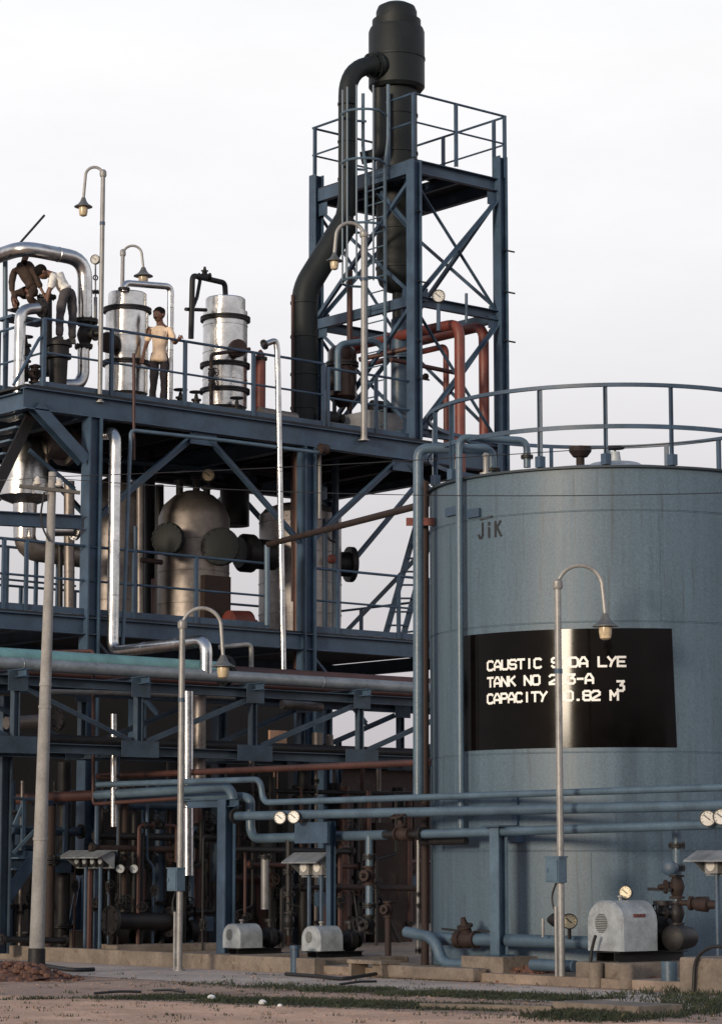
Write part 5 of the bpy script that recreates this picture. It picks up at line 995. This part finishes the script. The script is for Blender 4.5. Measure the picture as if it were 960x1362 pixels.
for i, (px, where) in enumerate(places):
    k = rnd.choice([0, 1, 1, 2, 3, 4]) % 5; Y = rnd.uniform(35.3, 36.5); r = rnd.choice([.035, .05, .06, .09, .12]); top = rnd.uniform(1010, 1075); a = onY(px, 1150, Y)
    zt = onY(px, top, Y).z; o = thing('standpipe', f'{names[k]} standpipe low {where}', 'pipe', V((a.x, a.y, .1)))
    MB().cyl((a.x, a.y, .1), (a.x, a.y, zt), r, 12).build('pipe_body', mats_[k], o)
    for _ in range(2): flange((a.x, a.y, rnd.uniform(.4, zt-.2)), UZ, r*1.8, .05, dark_iron, o)
    if r < .1 and i % 2: valve((a.x, a.y, rnd.uniform(.8, 1.7)), UZ, max(.045, r*.9), (-.5, -.9, .1), o, dark_iron if i % 3 else rusty)
    if i % 3 == 0: zz = rnd.uniform(.8, 2.0); MB().tube([(a.x, a.y, zz), (a.x+rnd.uniform(.5, 1.1), a.y+.1, zz), (a.x+1.1, a.y+.1, .1)], r*.7, 10, .15).build('branch', mats_[k], o)
for i, (px, where) in enumerate([(4, 'beside the low stair'), (40, 'close to the foot of the concrete pole'), (72, 'just right of the pole'), (100, 'before the corner column'), (128, 'behind the wide gauge box'), (145, 'beside the wide gauge box'), (158, 'near the two dim gauges'), (172, 'between the two dim gauges'), (188, 'right of the dim gauges'), (204, 'left of the lamp junction box'), (222, 'beside the lamp junction box'), (245, 'just right of the middle lamp pole'), (270, 'next to the silver-clad pipe'), (310, 'at the first pump post'), (326, 'above the first pump hood'), (346, 'left of the double dial gauges'), (366, 'under the double dial gauges'), (384, 'right of the double dial gauges'), (412, 'behind the bracket plate'), (432, 'above the second pump hood'), (452, 'right of the double gauge box'), (466, 'before the second riser'), (482, 'beside the second riser'), (500, 'behind the blue discharge pipe'), (520, 'against the brown wall'), (538, 'between brown wall and tank')]):
    Y = rnd.uniform(34.0, 36.7); a = onY(px, 1150, Y); r = rnd.choice([.018, .025, .03, .04]); k = rnd.choice([0, 1, 1, 2, 4]); zt = onY(px, rnd.uniform(990, 1130), Y).z
    o = thing('thin_riser', f'thin {names[k]} riser {where}', 'pipe', V((a.x, a.y, .1)))
    zm = rnd.uniform(.5, 1.6); dx = rnd.uniform(.12, .5)*rnd.choice((-1, 1)); MB().tube([(a.x, a.y, .1), (a.x, a.y, zm), (a.x+dx, a.y, zm+.1), (a.x+dx, a.y, zt)] if i % 2 else [(a.x, a.y, .1), (a.x, a.y, zt), (a.x+dx, a.y+.3, zt)], r, 8, .08).build('pipe_body', mats_[k], o)
    valve((a.x, a.y, zm*.6+.2), UZ, max(.035, r), (-.5, -.9, .2*(i % 3)), o, dark_iron)
for i, (px, w_, where) in enumerate([(20, 70, 'from the low stair to the pole'), (75, 60, 'from pole to column foot'), (120, 70, 'over the column footing'), (150, 60, 'at the two dim gauges'), (185, 50, 'left of the lamp junction box'), (215, 70, 'passing behind the lamp junction box'), (255, 45, 'from silver-clad pipe to blue post'), (300, 60, 'over the first pump hood'), (335, 60, 'between the two pump hoods'), (375, 55, 'below the double dial gauges'), (405, 60, 'behind the legs of the double gauge box'), (440, 50, 'over the second pump casing'), (470, 60, 'behind the blue discharge pipe'), (505, 50, 'in front of the brown wall')]):
    Y = rnd.uniform(34.2, 36.4); row = rnd.uniform(1085, 1225); r = rnd.choice([.022, .03, .04, .05]); k = rnd.choice([0, 1, 1, 2, 4]); a, c = onY(px, row, Y), onY(px+w_, row, Y); c.z = a.z
    o = thing('crossover_pipe', f'thin {names[k]} crossover pipe {where}', 'pipe', a); MB().tube([V((a.x, a.y, .1)), a, c, c+UZ*rnd.choice((.5, .8, -.6))], r, 8, .09).build('pipe_body', mats_[k], o)
    valve(a.lerp(c, .5), c-a, max(.04, r), (-.4, -.6, .7), o, dark_iron); flange(a.lerp(c, .15), c-a, r*2, .05, dark_iron, o)
    if i % 2: bx = a.lerp(c, .8)+V((0, -.12, -.2)); b = MB(); b.box(bx, (.16, .1, .24)); b.build('switch_box', steel if i % 4 == 1 else dark_iron, o, smooth=False)
for i, (x0, x1, y, Y, r, m, lab) in enumerate([(125, 300, 1112, 35.2, .06, dark_iron, 'dark level pipe across the shadows right of the column foot'), (120, 235, 1128, 34.6, .05, rusty, 'rusty level pipe behind the wide gauge box'), (300, 470, 1130, 34.4, .05, dark_iron, 'dark level pipe behind the first small pump'), (330, 480, 1150, 34.8, .045, brown_pipe, 'rust-brown level pipe behind the double gauge box'),
      (-20, 110, 1104, 36.0, .07, steel, 'blue level pipe behind the pole and low railing'), (140, 300, 1070, 35.6, .08, steel, 'blue level pipe deep under the rack'), (330, 560, 1052, 35.4, .04, dark_iron, 'thin black pipe under the rack reaching the tank'), (440, 560, 1180, 34.5, .05, rusty, 'rusty level pipe behind the second small pump'), (0, 90, 1250, 34.6, .05, dark_iron, 'dark pipe low on the ground behind the pole'), (145, 230, 1225, 34.5, .14, dark_iron, 'fat dark pipe low on the pad left of the lamp')]):
    pipe('level_pipe', lab, [onY(x0, y, Y), onY(x1, y-(x1-x0)*-.02, Y)], r, m, fl=(0, 1))
for i, (px, X0, lab) in enumerate([(165, 0, 'dark round-bodied pump low in the shadow right of the column footing'), (200, 0, 'dark round-bodied pump low in the shadow left of the lamp'), (238, 0, 'dark round-bodied pump low in the shadow behind the lamp foot')]):
    q = onY(px, 1240, 35.4); o = thing('shadow_pump', lab, 'pump', V((q.x, q.y, .1))); MB().lathe((q.x-.35, q.y, .42), (1, -.2, 0), [(0, .12), (.04, .24), (.3, .25), (.32, .1), (.45, .1), (.47, .2), (.6, .2), (.62, .1)], 20).build('casing', dark_iron, o); MB().box((q.x, q.y, .15), (.9, .4, .12)).build('base', concrete, o, smooth=False)
for px, py, lab in ((160, 1156, 'dim round gauge right of the wide gauge box'), (178, 1156, 'second dim round gauge right of the wide gauge box')):
    g0 = onY(px, py+40, 34.3); gg = thing('pressure_gauge', lab, 'gauge', g0); MB().cyl(g0, onY(px, py, 34.3), .018, 8).build('stem', dark_iron, gg); gauge(onY(px, py, 34.25), -FH, .075, gg, dial=hood_mat)
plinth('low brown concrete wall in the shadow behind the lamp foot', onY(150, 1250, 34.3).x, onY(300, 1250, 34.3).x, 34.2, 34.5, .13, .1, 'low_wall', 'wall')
for i, (px, ya, yb2, Y, w, m, lab) in enumerate([(400, 905, 1080, 36.0, .3, steel, 'pair of blue steel stanchions under the rack by the middle column'), (450, 985, 1100, 35.9, .14, steel, 'slim steel stanchion under the rack near the tank')]):
    b = MB(); a = onY(px, yb2, Y); b.beam((a.x, Y, .1), (a.x, Y, onY(px, ya, Y).z), w*.6, w*.6, 'H', up=V((0, 1, 0))); tag(b.build('stanchion', m, loc=(a.x, Y, .1), smooth=False), lab.replace('pair of blue steel stanchions', 'blue steel stanchion'), 'stanchion')
# ================================================================== buildings behind
def building(name, label, x0, x1, y0, y1, h, m, wins=(), roofm=None, wm=None):
    o = thing(name, label, 'building', ((x0+x1)/2, (y0+y1)/2, 0)); b = MB(); b.box(((x0+x1)/2, (y0+y1)/2, h/2), (x1-x0, y1-y0, h)); b.build('wall', m, o, smooth=False)
    b = MB(); b.box(((x0+x1)/2, (y0+y1)/2, h+.09), (x1-x0+.5, y1-y0+.5, .16)); b.build('roof', roofm or dark_wall, o, smooth=False)
    for x, z0, w, hh in wins:
        b = MB(); b.box((x, y0-.02, z0+hh/2), (w, .08, hh)); f = b.build('window', wm or steel, o, smooth=False); b = MB(); b.box((x, y0-.06, z0+hh/2), (w*.84, .02, hh*.86)); b.build('pane', black_paint, f, smooth=False)
    return o
building('control_building', 'dark single-storey building standing behind the process structure', 20, onY(432, 900, 46).x, 46, 52, onY(300, 845, 46).z, dark_wall, [(22+k*2.6, 1.4, 1.4, 1.5) for k in range(6)])
building('brick_building', 'low brown rendered building seen through the pipes beside the tank', onY(432, 1000, 47).x+.3, 56, 47.5, 52, onY(500, 1024, 47.5).z, brick, [(43+k*2.6, 1.2, 1.2, 1.4) for k in range(4)])
b = MB(); x0, x1 = onY(502, 1200, 35.8).x, onY(548, 1200, 35.8).x; zt = onY(525, 1095, 35.8).z
b.box(((x0+x1)/2, 36.0, zt/2), (x1-x0, .3, zt)); tag(b.build('brown_wall', brick, loc=((x0+x1)/2, 36, 0), smooth=False), 'bare brown wall standing between the pumps and the tank edge', 'wall')
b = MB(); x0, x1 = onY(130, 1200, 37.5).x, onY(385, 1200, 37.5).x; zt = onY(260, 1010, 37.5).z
b.box(((x0+x1)/2, 37.7, zt/2), (x1-x0, .3, zt)); tag(b.build('dark_partition', dark_wall, loc=((x0+x1)/2, 37.7, 0), smooth=False), 'partition wall painted dark as shade under the middle floor behind the standpipes', 'wall')  # wall coloured near black to stand for the deep shade under the floor
b = MB(); x0, x1 = onY(358, 990, 37.0).x, onY(380, 990, 37.0).x
b.box(((x0+x1)/2, 37.0, onY(370, 992, 37).z), (x1-x0, .06, .55)); b.box(((x0+x1)/2, 37.05, onY(370, 1015, 37).z/2), (.06, .06, onY(370, 1015, 37).z)); tag(b.build('sunlit_wall_patch', mat('sunlit_wall_tan', (.42, .25, .17), .8), loc=((x0+x1)/2, 37, 0), smooth=False), 'tan panel painted as sunlit wall under the rack left of the middle column', 'panel')  # tan panel on a stem, painted in for a sunlit patch of building wall
# unseen shed added behind the viewer to keep low sun off the plant foot
c0 = -FH*26 - RH*11; b = MB(); ax = (RH, FH, UZ)
shed = thing('added_shade_shed', 'unseen long brown shed added behind the viewer to shade the low plant', 'shed', c0)
MB().box(c0+UZ*2.9, (90, 10, 5.8), ax).build('wall', brick, shed, smooth=False)
MB().prism([c0-RH*45.6-FH*5.6+UZ*5.8, c0-RH*45.6+FH*5.6+UZ*5.8, c0-RH*45.6+UZ*7.2], RH*91.2).build('roof', dark_wall, shed, smooth=False)
for k in range(8): MB().box(c0+FH*5.03+RH*(-38+k*11)+UZ*2.2, (4, .12, 4.4), ax).build('door', steel, shed, smooth=False)
# ================================================================== light, sky, camera
sd = (-FH*math.cos(math.radians(34)) - RH*math.sin(math.radians(34))); EL = math.radians(7.5)
sv_ = (sd*math.cos(EL)+UZ*math.sin(EL)).normalized()
sun = bpy.data.lights.new('sun', 'SUN'); sun.energy = 3.0; sun.angle = math.radians(10); sun.color = (1, .85, .66)
so = bpy.data.objects.new('sun', sun); COL.objects.link(so); so.rotation_mode = 'QUATERNION'; so.rotation_quaternion = (-sv_).to_track_quat('-Z', 'Y'); so.location = (0, 0, 40)
w = bpy.data.worlds.new('World'); SC.world = w; w.use_nodes = True; nt = w.node_tree; N = nt.nodes; L = nt.links; bg = N['Background']
sky = N.new('ShaderNodeTexSky'); sky.sky_type = 'NISHITA'; sky.sun_disc = False; sky.sun_elevation = EL; sky.sun_rotation = math.atan2(sv_.x, sv_.y); sky.dust_density = 4; sky.air_density = 1.2
tcn = N.new('ShaderNodeTexCoord'); sx = N.new('ShaderNodeSeparateXYZ'); L.new(tcn.outputs['Generated'], sx.inputs[0])
cr = N.new('ShaderNodeValToRGB'); L.new(sx.outputs['Z'], cr.inputs['Fac']); e = cr.color_ramp.elements
e[0].position = .0; e[0].color = (5.6, 5.2, 5.6, 1); e[1].position = .31; e[1].color = (10.9, 10.8, 10.9, 1)
for ps, c in ((.1, (7.0, 6.7, 7.0)), (.147, (8.1, 7.85, 8.15)), (.19, (9.5, 9.3, 9.6)), (.24, (10.4, 10.2, 10.5)), (.36, (10.5, 10.6, 11.0)), (.55, (4.0, 4.7, 6.2)), (1.0, (2.2, 2.9, 4.6))): q = e.new(ps); q.color = (*c, 1)
mx = N.new('ShaderNodeMix'); mx.data_type = 'RGBA'; mx.inputs['Factor'].default_value = .88; L.new(sky.outputs[0], mx.inputs['A']); L.new(cr.outputs[0], mx.inputs['B']); nz = N.new('ShaderNodeTexNoise'); nz.inputs['Scale'].default_value = 5; nz.inputs['Detail'].default_value = 8; nz.inputs['Roughness'].default_value = .6; ms = N.new('ShaderNodeMapping'); ms.inputs['Scale'].default_value = (1, 1, 3.5); L.new(tcn.outputs['Generated'], ms.inputs['Vector']); L.new(ms.outputs[0], nz.inputs['Vector'])
mrs = N.new('ShaderNodeMapRange'); mrs.inputs['From Min'].default_value = .3; mrs.inputs['From Max'].default_value = .7; mrs.inputs['To Min'].default_value = .96; mrs.inputs['To Max'].default_value = 1.04; L.new(nz.outputs['Fac'], mrs.inputs['Value'])
vs = N.new('ShaderNodeVectorMath'); vs.operation = 'SCALE'; L.new(mx.outputs['Result'], vs.inputs[0]); L.new(mrs.outputs[0], vs.inputs['Scale']); L.new(vs.outputs['Vector'], bg.inputs['Color']); bg.inputs['Strength'].default_value = .1
cam = bpy.data.cameras.new('camera'); co = bpy.data.objects.new('camera', cam); COL.objects.link(co); SC.camera = co
cam.sensor_fit = 'HORIZONTAL'; cam.sensor_width = 36; cam.lens = 36*FPX/960; cam.clip_end = 3000; cam.clip_start = .5
co.matrix_world = Matrix.Translation(CAM) @ Matrix((RH, UP, -FW)).transposed().to_4x4()
SC.view_settings.view_transform = 'Standard'; SC.view_settings.look = 'None'; SC.view_settings.exposure = 0; SC.view_settings.gamma = 1; SC.view_settings.use_curve_mapping = False
for o in bpy.data.objects:
    if '_o' in o.keys(): del o['_o']
